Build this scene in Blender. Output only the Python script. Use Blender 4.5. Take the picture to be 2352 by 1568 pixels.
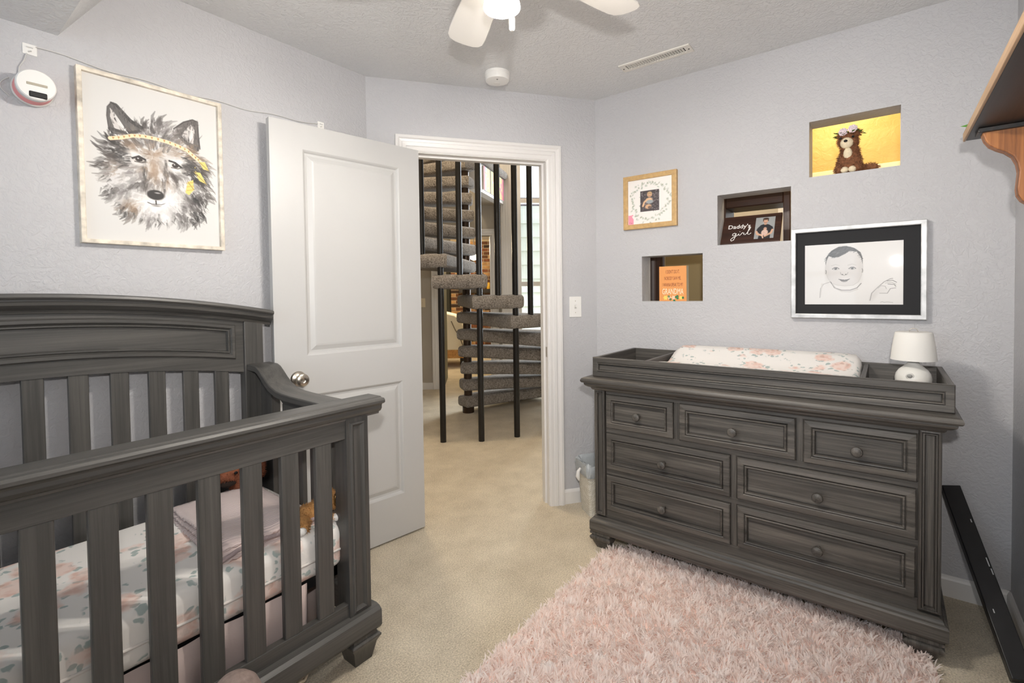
import bpy, bmesh, math, random
import numpy as np
from mathutils import Vector, Matrix

random.seed(7)
rng = np.random.default_rng(7)
R = math.radians
for o in list(bpy.data.objects):
    bpy.data.objects.remove(o)
scene = bpy.context.scene
COL = scene.collection

# ------------------------------------------------------------------ camera
CAM_H = 1.267
YAW, PITCH, ROLL = R(37.712), R(-1.421), R(-0.764)
cd = bpy.data.cameras.new('camera')
cam = bpy.data.objects.new('camera', cd)
COL.objects.link(cam)
cd.sensor_width = 36.0
cd.lens = 1115.3 / 2352 * 36.0
cd.shift_y = (700.3 - 784.0) / 2352.0
cd.clip_start = 0.02
fw = Vector((math.cos(YAW) * math.cos(PITCH), math.sin(YAW) * math.cos(PITCH), math.sin(PITCH)))
rt = Vector((math.sin(YAW), -math.cos(YAW), 0))
up = rt.cross(fw)
rt2 = math.cos(ROLL) * rt + math.sin(ROLL) * up
up2 = -math.sin(ROLL) * rt + math.cos(ROLL) * up
cam.matrix_world = Matrix(((rt2.x, up2.x, -fw.x, 0), (rt2.y, up2.y, -fw.y, 0), (rt2.z, up2.z, -fw.z, CAM_H), (0, 0, 0, 1)))
scene.camera = cam

# ------------------------------------------------------------------ view + world
vs = scene.view_settings
vs.view_transform = 'Standard'
vs.look = 'None'
vs.gamma = 1.0
vs.use_curve_mapping = False
vs.exposure = 0.19
world = bpy.data.worlds.new('sky')
scene.world = world
world.use_nodes = True
wb = world.node_tree.nodes['Background']
wb.inputs[0].default_value = (0.80, 0.90, 1.0, 1)
wb.inputs[1].default_value = 2.2


def light(name, kind, loc, power, color, size=0.1, size_y=None, target=None):
    l = bpy.data.lights.new(name, kind)
    l.energy = power
    l.color = color
    if kind == 'AREA':
        l.size = size
        if size_y:
            l.shape = 'RECTANGLE'
            l.size_y = size_y
    else:
        l.shadow_soft_size = size
    o = bpy.data.objects.new(name, l)
    COL.objects.link(o)
    o.location = loc
    if target is not None:
        o.rotation_euler = (Vector(target) - Vector(loc)).to_track_quat('-Z', 'Y').to_euler()
    return o


FAN_GLOW = 9.0
FAN_BULB = 1040.0
# daylight at the bedroom window (behind the camera) and at the hall windows
light('window_daylight', 'AREA', (-1.83, 1.0, 1.45), 14, (0.72, 0.86, 1.0), 1.5, 1.3, (1.0, 1.0, 1.2))
# the photographer's flash, held just above the camera
fl = light('camera_flash', 'SPOT', (-0.04, -0.06, 1.50), 82, (1.0, 0.97, 0.94), 0.03, None, (1.75, 1.15, 1.80))
fl.data.spot_size = R(128)
fl.data.spot_blend = 0.8
HAZ = R(42.0)
HN = Vector((math.cos(HAZ), math.sin(HAZ), 0))
HT = Vector((math.sin(HAZ), -math.cos(HAZ), 0))


def HP(n, t, z):
    p = HN * n + HT * t
    return (p.x, p.y, z)


light('hall_daylight', 'AREA', HP(7.3, 2.05, 2.2), 210, (0.82, 0.91, 1.0), 1.5, 3.4, HP(4.0, 0.3, 0.4))
light('hall_ceiling_lamp_light', 'POINT', HP(4.0, -0.7, 4.0), 115, (1.0, 0.82, 0.58), 0.15)
light('side_room_lamp_light', 'POINT', (3.15, 0.22, 2.35), 11, (1.0, 0.82, 0.56), 0.12)
light('side_room_far_fill_light', 'POINT', (3.85, 0.85, 2.3), 14, (1.0, 0.88, 0.70), 0.12)  # added fill that brightens the back of the side room; no fixture
light('far_bedroom_lamp_light', 'POINT', HP(8.6, -0.2, 2.1), 60, (1.0, 0.80, 0.52), 0.12)

# ------------------------------------------------------------------ helpers


def S(r, g, b):
    def c(x):
        x /= 255.0
        return x / 12.92 if x <= 0.04045 else ((x + 0.055) / 1.055) ** 2.4
    return (c(r), c(g), c(b), 1.0)


ROOT = {}


def tag(o, label=None, cat=None, group=None, kind=None):
    if label:
        o['label'] = label
    if cat:
        o['category'] = cat
    if group:
        o['group'] = group
    if kind:
        o['kind'] = kind
    return o


def thing(name, label, cat, loc=(0, 0, 0), group=None, rotz=0.0):
    o = bpy.data.objects.new(name, None)
    COL.objects.link(o)
    o.empty_display_size = 0.05
    o.location = loc
    o.rotation_euler = (0, 0, rotz)
    ROOT[o.name] = Vector(loc)
    return tag(o, label, cat, group)


class MB:
    def __init__(s):
        s.v = []
        s.f = []

    def add(s, vs_, fs):
        k = len(s.v)
        s.v += [tuple(p) for p in vs_]
        s.f += [tuple(i + k for i in q) for q in fs]
        return s

    def box(s, x0, y0, z0, x1, y1, z1):
        return s.add([(x0, y0, z0), (x1, y0, z0), (x1, y1, z0), (x0, y1, z0), (x0, y0, z1), (x1, y0, z1), (x1, y1, z1), (x0, y1, z1)],
                     [(0, 3, 2, 1), (4, 5, 6, 7), (0, 1, 5, 4), (1, 2, 6, 5), (2, 3, 7, 6), (3, 0, 4, 7)])

    def loops(s, loops, cap0=True, cap1=True, closed=True):
        n = len(loops[0])
        vv = [p for L in loops for p in L]
        ff = []
        for i in range(len(loops) - 1):
            for j in range(n if closed else n - 1):
                a = i * n + j
                b = i * n + (j + 1) % n
                ff.append((a, b, b + n, a + n))
        if cap0:
            ff.append(tuple(range(n - 1, -1, -1)))
        if cap1:
            k = (len(loops) - 1) * n
            ff.append(tuple(range(k, k + n)))
        return s.add(vv, ff)

    def prism(s, poly, axis, a, b):
        def P(u, w, c):
            return {'x': (c, u, w), 'y': (u, c, w), 'z': (u, w, c)}[axis]
        return s.loops([[P(u, w, a) for u, w in poly], [P(u, w, b) for u, w in poly]])

    def lathe(s, prof, n=32, c=(0, 0, 0), axis='z', cap0=True, cap1=True):
        L = []
        for r, z in prof:
            ring = []
            for k in range(n):
                t = 2 * math.pi * k / n
                u, w = r * math.cos(t), r * math.sin(t)
                p = {'z': (u, w, z), 'y': (u, z, w), 'x': (z, u, w)}[axis]
                ring.append((p[0] + c[0], p[1] + c[1], p[2] + c[2]))
            L.append(ring)
        return s.loops(L, cap0, cap1)

    def tube(s, path, r, n=8):
        P = [Vector(p) for p in path]
        L = []
        u = None
        for i, p in enumerate(P):
            d = (P[min(i + 1, len(P) - 1)] - P[max(i - 1, 0)]).normalized()
            if u is None:
                u = d.orthogonal().normalized()
            u = (u - d * u.dot(d)).normalized()
            w = d.cross(u)
            rr = r[i] if isinstance(r, (list, tuple)) else r
            L.append([tuple(p + rr * (math.cos(2 * math.pi * k / n) * u + math.sin(2 * math.pi * k / n) * w)) for k in range(n)])
        return s.loops(L)

    def beam(s, p0, p1, w, h, side=(0, 0, 1)):
        p0, p1 = Vector(p0), Vector(p1)
        d = (p1 - p0).normalized()
        a = Vector(side)
        a = (a - d * a.dot(d)).normalized()
        b = d.cross(a)
        q = [(-1, -1), (1, -1), (1, 1), (-1, 1)]
        return s.loops([[tuple(p + b * (w / 2 * i) + a * (h / 2 * j)) for i, j in q] for p in (p0, p1)])

    def sphere(s, c, r, n=16, m=10, rot=None):
        if not isinstance(r, (list, tuple)):
            r = (r, r, r)
        L = []
        for i in range(1, m):
            ph = math.pi * i / m
            ring = []
            for k in range(n):
                t = 2 * math.pi * k / n
                p = Vector((r[0] * math.sin(ph) * math.cos(t), r[1] * math.sin(ph) * math.sin(t), -r[2] * math.cos(ph)))
                if rot:
                    p = rot @ p
                ring.append((p.x + c[0], p.y + c[1], p.z + c[2]))
            L.append(ring)
        return s.loops(L)

    def xf(s, M):
        s.v = [tuple(M @ Vector(p)) for p in s.v]
        return s

    def build(s, name, mat, parent=None, smooth=0, bevel=0, segs=2, loc=None):
        root = Vector((0, 0, 0))
        if parent is not None:
            root = ROOT.get(parent.name, root)
        elif loc is not None:
            root = Vector(loc)
        me = bpy.data.meshes.new(name)
        me.from_pydata([(p[0] - root.x, p[1] - root.y, p[2] - root.z) for p in s.v], [], s.f)
        bm = bmesh.new()
        bm.from_mesh(me)
        bmesh.ops.recalc_face_normals(bm, faces=bm.faces)
        bm.to_mesh(me)
        bm.free()
        if mat:
            me.materials.append(mat)
        if smooth:
            me.polygons.foreach_set('use_smooth', [True] * len(me.polygons))
            me.set_sharp_from_angle(angle=R(smooth))
        o = bpy.data.objects.new(name, me)
        COL.objects.link(o)
        if parent is not None:
            o.parent = parent
        elif loc is not None:
            o.location = loc
        ROOT[o.name] = root
        if bevel:
            b = o.modifiers.new('bevel', 'BEVEL')
            b.width = bevel
            b.segments = segs
            b.limit_method = 'ANGLE'
            b.angle_limit = R(40)
        return o


def copy_part(o, offset, parent=None, rotz=None):
    c = o.copy()
    COL.objects.link(c)
    c.parent = parent or o.parent
    c.location = Vector(o.location) + Vector(offset)
    if rotz is not None:
        c.rotation_euler = (0, 0, rotz)
    ROOT[c.name] = ROOT.get(o.name, Vector((0, 0, 0)))
    return c


def rect_loop(axis, c, u0, u1, z0, z1, d):
    q = [(u0 + d, z0 + d), (u1 - d, z0 + d), (u1 - d, z1 - d), (u0 + d, z1 - d)]
    if axis == 'x':
        return [(c, u, z) for u, z in q]
    if axis == 'y':
        return [(u, c, z) for u, z in q]
    return [(u, z, c) for u, z in q]


def framed(mb, axis, u0, u1, z0, z1, prof, back):
    """panel with mitred moulding; prof = [(inset, coordinate on axis)], back = coordinate of the rear"""
    L = [rect_loop(axis, back, u0, u1, z0, z1, 0)]
    for d, c in prof:
        L.append(rect_loop(axis, c, u0, u1, z0, z1, d))
    return mb.loops(L)


# ------------------------------------------------------------------ materials
MATS = {}


def new_mat(name):
    m = bpy.data.materials.new(name)
    m.use_nodes = True
    nt = m.node_tree
    return m, nt, nt.nodes['Principled BSDF'], nt.links


def plain(name, col, rough=0.5, metal=0.0, spec=0.5, emit=None, estr=0.0, noise=0.0, nscale=40, bump=0.0, bscale=200, alpha=None, trans=0.0, coat=0.0):
    m, nt, b, lk = new_mat(name)
    b.inputs['Base Color'].default_value = col
    b.inputs['Roughness'].default_value = rough
    b.inputs['Metallic'].default_value = metal
    b.inputs['Specular IOR Level'].default_value = spec
    b.inputs['Transmission Weight'].default_value = trans
    b.inputs['Coat Weight'].default_value = coat
    if emit:
        b.inputs['Emission Color'].default_value = emit
        b.inputs['Emission Strength'].default_value = estr
    if noise or bump:
        tc = nt.nodes.new('ShaderNodeTexCoord')
    if noise:
        n = nt.nodes.new('ShaderNodeTexNoise')
        n.inputs['Scale'].default_value = nscale
        n.inputs['Detail'].default_value = 6
        lk.new(tc.outputs['Object'], n.inputs['Vector'])
        r = nt.nodes.new('ShaderNodeValToRGB')
        r.color_ramp.elements[0].position = 0.3
        r.color_ramp.elements[1].position = 0.7
        r.color_ramp.elements[0].color = tuple(max(0, c * (1 - noise)) for c in col[:3]) + (1,)
        r.color_ramp.elements[1].color = tuple(min(1, c * (1 + noise)) for c in col[:3]) + (1,)
        lk.new(n.outputs['Fac'], r.inputs['Fac'])
        lk.new(r.outputs['Color'], b.inputs['Base Color'])
    if bump:
        n2 = nt.nodes.new('ShaderNodeTexNoise')
        n2.inputs['Scale'].default_value = bscale
        n2.inputs['Detail'].default_value = 4
        lk.new(tc.outputs['Object'], n2.inputs['Vector'])
        bp = nt.nodes.new('ShaderNodeBump')
        bp.inputs['Strength'].default_value = bump
        bp.inputs['Distance'].default_value = 0.004
        lk.new(n2.outputs['Fac'], bp.inputs['Height'])
        lk.new(bp.outputs['Normal'], b.inputs['Normal'])
    MATS[name] = m
    return m


def wood(name, c0, c1, c2, axis, rough=0.45, scale=1.0, bump=0.25):
    """stained wood with the grain along one object axis"""
    m, nt, b, lk = new_mat(name)
    tc = nt.nodes.new('ShaderNodeTexCoord')
    oi = nt.nodes.new('ShaderNodeObjectInfo')
    ad = nt.nodes.new('ShaderNodeVectorMath')
    ad.operation = 'MULTIPLY_ADD'
    cmb = nt.nodes.new('ShaderNodeCombineXYZ')
    for i in range(3):
        lk.new(oi.outputs['Random'], cmb.inputs[i])
    lk.new(cmb.outputs[0], ad.inputs[0])
    ad.inputs[1].default_value = (7.3, 5.1, 9.7)
    lk.new(tc.outputs['Object'], ad.inputs[2])
    sc = {'x': (2.6, 105, 105), 'y': (105, 2.6, 105), 'z': (105, 105, 2.6)}[axis]
    mp = nt.nodes.new('ShaderNodeMapping')
    mp.inputs['Scale'].default_value = tuple(v * scale for v in sc)
    lk.new(ad.outputs[0], mp.inputs['Vector'])
    n = nt.nodes.new('ShaderNodeTexNoise')
    n.inputs['Scale'].default_value = 1.0
    n.inputs['Detail'].default_value = 8
    n.inputs['Roughness'].default_value = 0.68
    n.inputs['Distortion'].default_value = 0.9
    lk.new(mp.outputs[0], n.inputs['Vector'])
    mp2 = nt.nodes.new('ShaderNodeMapping')
    mp2.inputs['Scale'].default_value = tuple(v * scale * 0.22 for v in sc)
    lk.new(ad.outputs[0], mp2.inputs['Vector'])
    n2 = nt.nodes.new('ShaderNodeTexNoise')
    n2.inputs['Scale'].default_value = 1.0
    n2.inputs['Detail'].default_value = 3
    n2.inputs['Distortion'].default_value = 1.2
    lk.new(mp2.outputs[0], n2.inputs['Vector'])
    mx = nt.nodes.new('ShaderNodeMath')
    mx.operation = 'MULTIPLY_ADD'
    mx.inputs[1].default_value = 0.55
    lk.new(n.outputs['Fac'], mx.inputs[0])
    ml = nt.nodes.new('ShaderNodeMath')
    ml.operation = 'MULTIPLY'
    ml.inputs[1].default_value = 0.45
    lk.new(n2.outputs['Fac'], ml.inputs[0])
    lk.new(ml.outputs[0], mx.inputs[2])
    r = nt.nodes.new('ShaderNodeValToRGB')
    e = r.color_ramp.elements
    e[0].position, e[0].color = 0.34, c0
    e[1].position, e[1].color = 0.66, c2
    k = e.new(0.5)
    k.color = c1
    lk.new(mx.outputs[0], r.inputs['Fac'])
    lk.new(r.outputs['Color'], b.inputs['Base Color'])
    b.inputs['Roughness'].default_value = rough
    bp = nt.nodes.new('ShaderNodeBump')
    bp.inputs['Strength'].default_value = bump
    bp.inputs['Distance'].default_value = 0.0015
    lk.new(n.outputs['Fac'], bp.inputs['Height'])
    lk.new(bp.outputs['Normal'], b.inputs['Normal'])
    MATS[name] = m
    return m


def textured_paint(name, col, rough=0.55, scale=22, strength=0.35, dist=0.006):
    """rolled knock-down plaster under matt paint"""
    m, nt, b, lk = new_mat(name)
    tc = nt.nodes.new('ShaderNodeTexCoord')
    n = nt.nodes.new('ShaderNodeTexNoise')
    n.inputs['Scale'].default_value = scale
    n.inputs['Detail'].default_value = 5
    n.inputs['Roughness'].default_value = 0.55
    n.inputs['Distortion'].default_value = 1.3
    lk.new(tc.outputs['Object'], n.inputs['Vector'])
    r = nt.nodes.new('ShaderNodeValToRGB')
    r.color_ramp.elements[0].position = 0.42
    r.color_ramp.elements[1].position = 0.60
    lk.new(n.outputs['Fac'], r.inputs['Fac'])
    n2 = nt.nodes.new('ShaderNodeTexNoise')
    n2.inputs['Scale'].default_value = scale * 5
    n2.inputs['Detail'].default_value = 3
    lk.new(tc.outputs['Object'], n2.inputs['Vector'])
    a = nt.nodes.new('ShaderNodeMath')
    a.operation = 'MULTIPLY_ADD'
    a.inputs[1].default_value = 0.25
    lk.new(n2.outputs['Fac'], a.inputs[0])
    lk.new(r.outputs['Color'], a.inputs[2])
    bp = nt.nodes.new('ShaderNodeBump')
    bp.inputs['Strength'].default_value = strength
    bp.inputs['Distance'].default_value = dist
    lk.new(a.outputs[0], bp.inputs['Height'])
    lk.new(bp.outputs['Normal'], b.inputs['Normal'])
    b.inputs['Base Color'].default_value = col
    b.inputs['Roughness'].default_value = rough
    MATS[name] = m
    return m


def carpet_mat(name, c0, c1, scale=230, big=5, bump=0.8):
    m, nt, b, lk = new_mat(name)
    tc = nt.nodes.new('ShaderNodeTexCoord')
    n = nt.nodes.new('ShaderNodeTexNoise')
    n.inputs['Scale'].default_value = scale
    n.inputs['Detail'].default_value = 4
    n.inputs['Roughness'].default_value = 0.7
    lk.new(tc.outputs['Object'], n.inputs['Vector'])
    n2 = nt.nodes.new('ShaderNodeTexNoise')
    n2.inputs['Scale'].default_value = big
    n2.inputs['Detail'].default_value = 5
    n2.inputs['Roughness'].default_value = 0.65
    lk.new(tc.outputs['Object'], n2.inputs['Vector'])
    a = nt.nodes.new('ShaderNodeMath')
    a.operation = 'MULTIPLY_ADD'
    a.inputs[1].default_value = 0.75
    lk.new(n.outputs['Fac'], a.inputs[0])
    ml = nt.nodes.new('ShaderNodeMath')
    ml.operation = 'MULTIPLY'
    ml.inputs[1].default_value = 0.25
    lk.new(n2.outputs['Fac'], ml.inputs[0])
    lk.new(ml.outputs[0], a.inputs[2])
    r = nt.nodes.new('ShaderNodeValToRGB')
    r.color_ramp.elements[0].position, r.color_ramp.elements[0].color = 0.36, c0
    r.color_ramp.elements[1].position, r.color_ramp.elements[1].color = 0.62, c1
    lk.new(a.outputs[0], r.inputs['Fac'])
    lk.new(r.outputs['Color'], b.inputs['Base Color'])
    b.inputs['Roughness'].default_value = 0.95
    b.inputs['Specular IOR Level'].default_value = 0.1
    b.inputs['Sheen Weight'].default_value = 0.25
    bp = nt.nodes.new('ShaderNodeBump')
    bp.inputs['Strength'].default_value = bump
    bp.inputs['Distance'].default_value = 0.008
    lk.new(n.outputs['Fac'], bp.inputs['Height'])
    lk.new(bp.outputs['Normal'], b.inputs['Normal'])
    MATS[name] = m
    return m


def floral(name, scale=6.0):
    """white cotton printed with peach roses and grey-green sprigs"""
    m, nt, b, lk = new_mat(name)
    tc = nt.nodes.new('ShaderNodeTexCoord')
    nz = nt.nodes.new('ShaderNodeTexNoise')
    nz.inputs['Scale'].default_value = 22
    nz.inputs['Detail'].default_value = 3
    lk.new(tc.outputs['Object'], nz.inputs['Vector'])
    dv = nt.nodes.new('ShaderNodeVectorMath')
    dv.operation = 'MULTIPLY_ADD'
    dv.inputs[1].default_value = (0.05, 0.05, 0.05)
    lk.new(nz.outputs['Color'], dv.inputs[0])
    lk.new(tc.outputs['Object'], dv.inputs[2])

    def spots(sc, off, rad0, rad1):
        mp = nt.nodes.new('ShaderNodeMapping')
        mp.inputs['Location'].default_value = off
        lk.new(dv.outputs[0], mp.inputs['Vector'])
        v = nt.nodes.new('ShaderNodeTexVoronoi')
        v.inputs['Scale'].default_value = sc
        lk.new(mp.outputs[0], v.inputs['Vector'])
        r = nt.nodes.new('ShaderNodeMapRange')
        r.inputs['From Min'].default_value = rad0
        r.inputs['From Max'].default_value = rad1
        r.inputs['To Min'].default_value = 1
        r.inputs['To Max'].default_value = 0
        lk.new(v.outputs['Distance'], r.inputs['Value'])
        return r.outputs[0]
    rose = spots(scale, (0, 0, 0), 0.34, 0.44)
    core = spots(scale * 4.2, (0.3, 0.1, 0.2), 0.25, 0.6)
    leaf = spots(scale * 4.0, (0.17, 0.42, 0.05), 0.30, 0.38)
    ring = spots(scale, (0, 0, 0), 0.55, 0.62)
    ml = nt.nodes.new('ShaderNodeMath')
    ml.operation = 'MULTIPLY'
    lk.new(leaf, ml.inputs[0])
    lk.new(ring, ml.inputs[1])

    def mix(fac, a, bcol):
        x = nt.nodes.new('ShaderNodeMix')
        x.data_type = 'RGBA'
        if isinstance(fac, float):
            x.inputs[0].default_value = fac
        else:
            lk.new(fac, x.inputs[0])
        for s_, i in ((a, 6), (bcol, 7)):
            if isinstance(s_, tuple):
                x.inputs[i].default_value = s_
            else:
                lk.new(s_, x.inputs[i])
        return x.outputs[2]
    white = S(240, 236, 231)
    c = mix(ml.outputs[0], white, S(176, 188, 184))
    pink = mix(core, S(240, 212, 200), S(226, 180, 162))
    h = nt.nodes.new('ShaderNodeMath')
    h.operation = 'MULTIPLY'
    h.inputs[1].default_value = 0.75
    lk.new(rose, h.inputs[0])
    c = mix(h.outputs[0], c, pink)
    lk.new(c, b.inputs['Base Color'])
    b.inputs['Roughness'].default_value = 0.9
    bp = nt.nodes.new('ShaderNodeBump')
    bp.inputs['Strength'].default_value = 0.25
    bp.inputs['Distance'].default_value = 0.01
    w = nt.nodes.new('ShaderNodeTexNoise')
    w.inputs['Scale'].default_value = 9
    w.inputs['Detail'].default_value = 4
    lk.new(tc.outputs['Object'], w.inputs['Vector'])
    lk.new(w.outputs['Fac'], bp.inputs['Height'])
    lk.new(bp.outputs['Normal'], b.inputs['Normal'])
    MATS[name] = m
    return m


def attr_mat(name, rough=0.6, coat=0.0, bump=0.0):
    m, nt, b, lk = new_mat(name)
    a = nt.nodes.new('ShaderNodeAttribute')
    a.attribute_name = 'ink'
    lk.new(a.outputs['Color'], b.inputs['Base Color'])
    b.inputs['Roughness'].default_value = rough
    b.inputs['Coat Weight'].default_value = coat
    b.inputs['Coat Roughness'].default_value = 0.03
    MATS[name] = m
    return m


WALL = textured_paint('wall_paint', S(193, 192, 194), 0.5, 44, 0.34, 0.005)
CEIL = textured_paint('ceiling_paint', S(226, 226, 226), 0.6, 40, 0.5, 0.005)
WHITE = plain('white_gloss_paint', S(224, 221, 218), 0.35)
CARPET = carpet_mat('carpet', S(174, 159, 133), S(240, 226, 201), 170)
cr = (S(58, 57, 55), S(76, 74, 71), S(92, 89, 85))
CX_, CY_, CZ_ = (wood('crib_wood_' + a, *cr, a, 0.38, 1.0, 0.2) for a in 'xyz')
dr = (S(44, 41, 38), S(79, 75, 70), S(110, 104, 97))
DX, DY, DZ = (wood('dresser_wood_' + a, *dr, a, 0.45, 1.1, 0.45) for a in 'xyz')
NICKEL = plain('brushed_nickel', S(190, 182, 170), 0.28, 1.0)
BLACK = plain('black_paint', S(18, 18, 20), 0.35, noise=0.3, nscale=30)
BLACKMETAL = plain('black_metal', S(22, 20, 19), 0.4, noise=0.3, nscale=60, bump=0.2, bscale=120)
PLASTIC = plain('white_plastic', S(236, 234, 230), 0.35)
DARK = plain('painted_void_shade', S(14, 13, 12), 0.8)  # near-black colour standing in for the shade inside openings
FLORAL = floral('floral_cotton', 8.0)
FLORAL2 = floral('floral_jersey', 11.0)

# ================================================================== THE SETTING
XR, YL, YN, HC = 2.645, 2.177, -0.385, 2.416
XB = -1.70
DA = R(-36.324)
DT = Vector((math.cos(DA), math.sin(DA), 0))
DNRM = Vector((DT.y, -DT.x, 0))           # towards the bedroom
A0 = Vector((1.581, YL, 0))
DLEN = 1.320


def struct(o):
    o['kind'] = 'structure'
    return o


def dpt(s, d, z):
    p = A0 + DT * s + DNRM * d
    return (p.x, p.y, z)


def holed(mb, fn, u0, u1, z0, z1, holes, d0, d1):
    """wall slab between depths d0 and d1 with rectangular openings; fn(u, d, z) -> point"""
    us = sorted({u0, u1, *[h[0] for h in holes], *[h[1] for h in holes]})
    zs = sorted({z0, z1, *[h[2] for h in holes], *[h[3] for h in holes]})

    def solid(i, j):
        if i < 0 or j < 0 or i >= len(us) - 1 or j >= len(zs) - 1:
            return False
        cu, cz = (us[i] + us[i + 1]) / 2, (zs[j] + zs[j + 1]) / 2
        return not any(h[0] < cu < h[1] and h[2] < cz < h[3] for h in holes)
    for i in range(len(us) - 1):
        for j in range(len(zs) - 1):
            if not solid(i, j):
                continue
            a, b, c, d = us[i], us[i + 1], zs[j], zs[j + 1]
            for dd in (d0, d1):
                mb.add([fn(a, dd, c), fn(b, dd, c), fn(b, dd, d), fn(a, dd, d)], [(0, 1, 2, 3)])
            if not solid(i - 1, j):
                mb.add([fn(a, d0, c), fn(a, d1, c), fn(a, d1, d), fn(a, d0, d)], [(0, 1, 2, 3)])
            if not solid(i + 1, j):
                mb.add([fn(b, d0, c), fn(b, d1, c), fn(b, d1, d), fn(b, d0, d)], [(0, 1, 2, 3)])
            if not solid(i, j - 1):
                mb.add([fn(a, d0, c), fn(b, d0, c), fn(b, d1, c), fn(a, d1, c)], [(0, 1, 2, 3)])
            if not solid(i, j + 1):
                mb.add([fn(a, d0, d), fn(b, d0, d), fn(b, d1, d), fn(a, d1, d)], [(0, 1, 2, 3)])
    bmv = mb
    # weld happens in build through remove_doubles
    return bmv


def weld(o, d=1e-5):
    bm = bmesh.new()
    bm.from_mesh(o.data)
    bmesh.ops.remove_doubles(bm, verts=bm.verts, dist=d)
    bmesh.ops.recalc_face_normals(bm, faces=bm.faces)
    bm.to_mesh(o.data)
    bm.free()
    return o


struct(MB().box(XB - 0.15, YN - 1.6, -0.08, 13.5, 12.5, 0.0).build('floor', CARPET))
b0 = dpt(DLEN, -0.115, 0)
a0 = dpt(0, -0.115, 0)
struct(MB().prism([(XB - 0.12, YN - 0.12), (XR + 0.13, YN - 0.12), (XR + 0.13, 1.33), (b0[0], b0[1]), (a0[0], a0[1]), (1.5, YL + 0.12), (XB - 0.12, YL + 0.12)], 'z', HC, HC + 0.1).build('ceiling', CEIL))
struct(MB().box(XB - 0.12, YL, 0, 1.581, YL + 0.12, HC).build('wall_left', WALL))
OP0, OP1, OPH = 0.235, 1.0, 2.032
struct(weld(holed(MB(), lambda u, d, z: dpt(u, d, z), 0, DLEN, 0, HC, [(OP0 - 0.018, OP1 + 0.018, -1, OPH + 0.018)], 0, -0.115).build('wall_back', WALL)))
NICHES = [(-0.042, 0.29, 1.785, 2.039), (0.364, 0.696, 1.499, 1.755), (0.771, 1.1065, 1.21, 1.464)]
struct(weld(holed(MB(), lambda u, d, z: (XR + d, u, z), YN - 0.12, 1.40, 0, HC, NICHES, 0, 0.125).build('wall_right', WALL)))
struct(MB().box(XB - 0.12, YN - 0.12, 0, XR, YN, HC).build('wall_near', WALL))
WIN = (0.25, 1.75, 0.85, 2.05)
struct(weld(holed(MB(), lambda u, d, z: (XB + d, u, z), YN, YL, 0, HC, [WIN], 0, -0.12).build('wall_behind', WALL)))
GLASS, _nt, _b, _lk = new_mat('window_glass')
_b.inputs['Base Color'].default_value = (0.95, 0.98, 1, 1)
_b.inputs['Roughness'].default_value = 0.02
_t = _nt.nodes.new('ShaderNodeBsdfTransparent')
_g = _nt.nodes.new('ShaderNodeBsdfGlossy')
_g.inputs['Roughness'].default_value = 0.02
_mx = _nt.nodes.new('ShaderNodeMixShader')
_mx.inputs[0].default_value = 0.06
_lk.new(_t.outputs[0], _mx.inputs[1])
_lk.new(_g.outputs[0], _mx.inputs[2])
_lk.new(_mx.outputs[0], _nt.nodes['Material Output'].inputs['Surface'])


def window_unit(name, fn, u0, u1, z0, z1, rails, stiles, d0=-0.03, d1=-0.09, fr=0.05):
    m = MB()
    holes = []
    uu = [u0] + stiles + [u1]
    zz = [z0] + rails + [z1]
    for i in range(len(uu) - 1):
        for j in range(len(zz) - 1):
            holes.append((uu[i] + fr / (1 if i == 0 else 2), uu[i + 1] - fr / (1 if i == len(uu) - 2 else 2), zz[j] + fr / (1 if j == 0 else 2), zz[j + 1] - fr / (1 if j == len(zz) - 2 else 2)))
    holed(m, fn, u0, u1, z0, z1, holes, d0, d1)
    o = struct(weld(m.build(name, WHITE)))
    dm = (d0 + d1) / 2
    for h in holes:
        p = MB()
        vv = [fn(u, d, z) for d in (dm - 0.003, dm + 0.003) for u, z in ((h[0] - .004, h[2] - .004), (h[1] + .004, h[2] - .004), (h[1] + .004, h[3] + .004), (h[0] - .004, h[3] + .004))]
        p.add(vv, [(0, 1, 2, 3), (7, 6, 5, 4), (0, 1, 5, 4), (1, 2, 6, 5), (2, 3, 7, 6), (3, 0, 4, 7)])
        p.build('window_pane', GLASS, o)
    return o


window_unit('window_1', lambda u, d, z: (XB + d, u, z), *WIN, [1.45], [1.0])

# sloped bulkhead over the far end of the crib
struct(MB().prism([(XB, 2.138), (0.376, 2.138), (0.571, HC), (XB, HC)], 'y', YN, YL).build('ceiling_soffit', CEIL))


def base_profile(h=0.085, t=0.013):
    return [(0, 0), (t, 0), (t, h - 0.016), (t * 0.75, h - 0.008), (t * 0.3, h), (0, h)]


def baseboard(name, p0, p1, inward):
    p0, p1, q = Vector(p0), Vector(p1), Vector(inward)
    m = MB().loops([[tuple(p + q * d + Vector((0, 0, z))) for d, z in base_profile()] for p in (p0, p1)])
    return struct(m.build(name, WHITE))


baseboard('baseboard_right', (XR, YN, 0), (XR, 1.39, 0), (-1, 0, 0))
baseboard('baseboard_near', (XB, YN, 0), (XR, YN, 0), (0, 1, 0))
baseboard('baseboard_left', (XB, YL, 0), (1.575, YL, 0), (0, -1, 0))
baseboard('baseboard_back', dpt(1.09, 0, 0), dpt(DLEN - 0.01, 0, 0), DNRM)
baseboard('baseboard_corner', dpt(0.01, 0, 0), dpt(0.145, 0, 0), DNRM)

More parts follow.
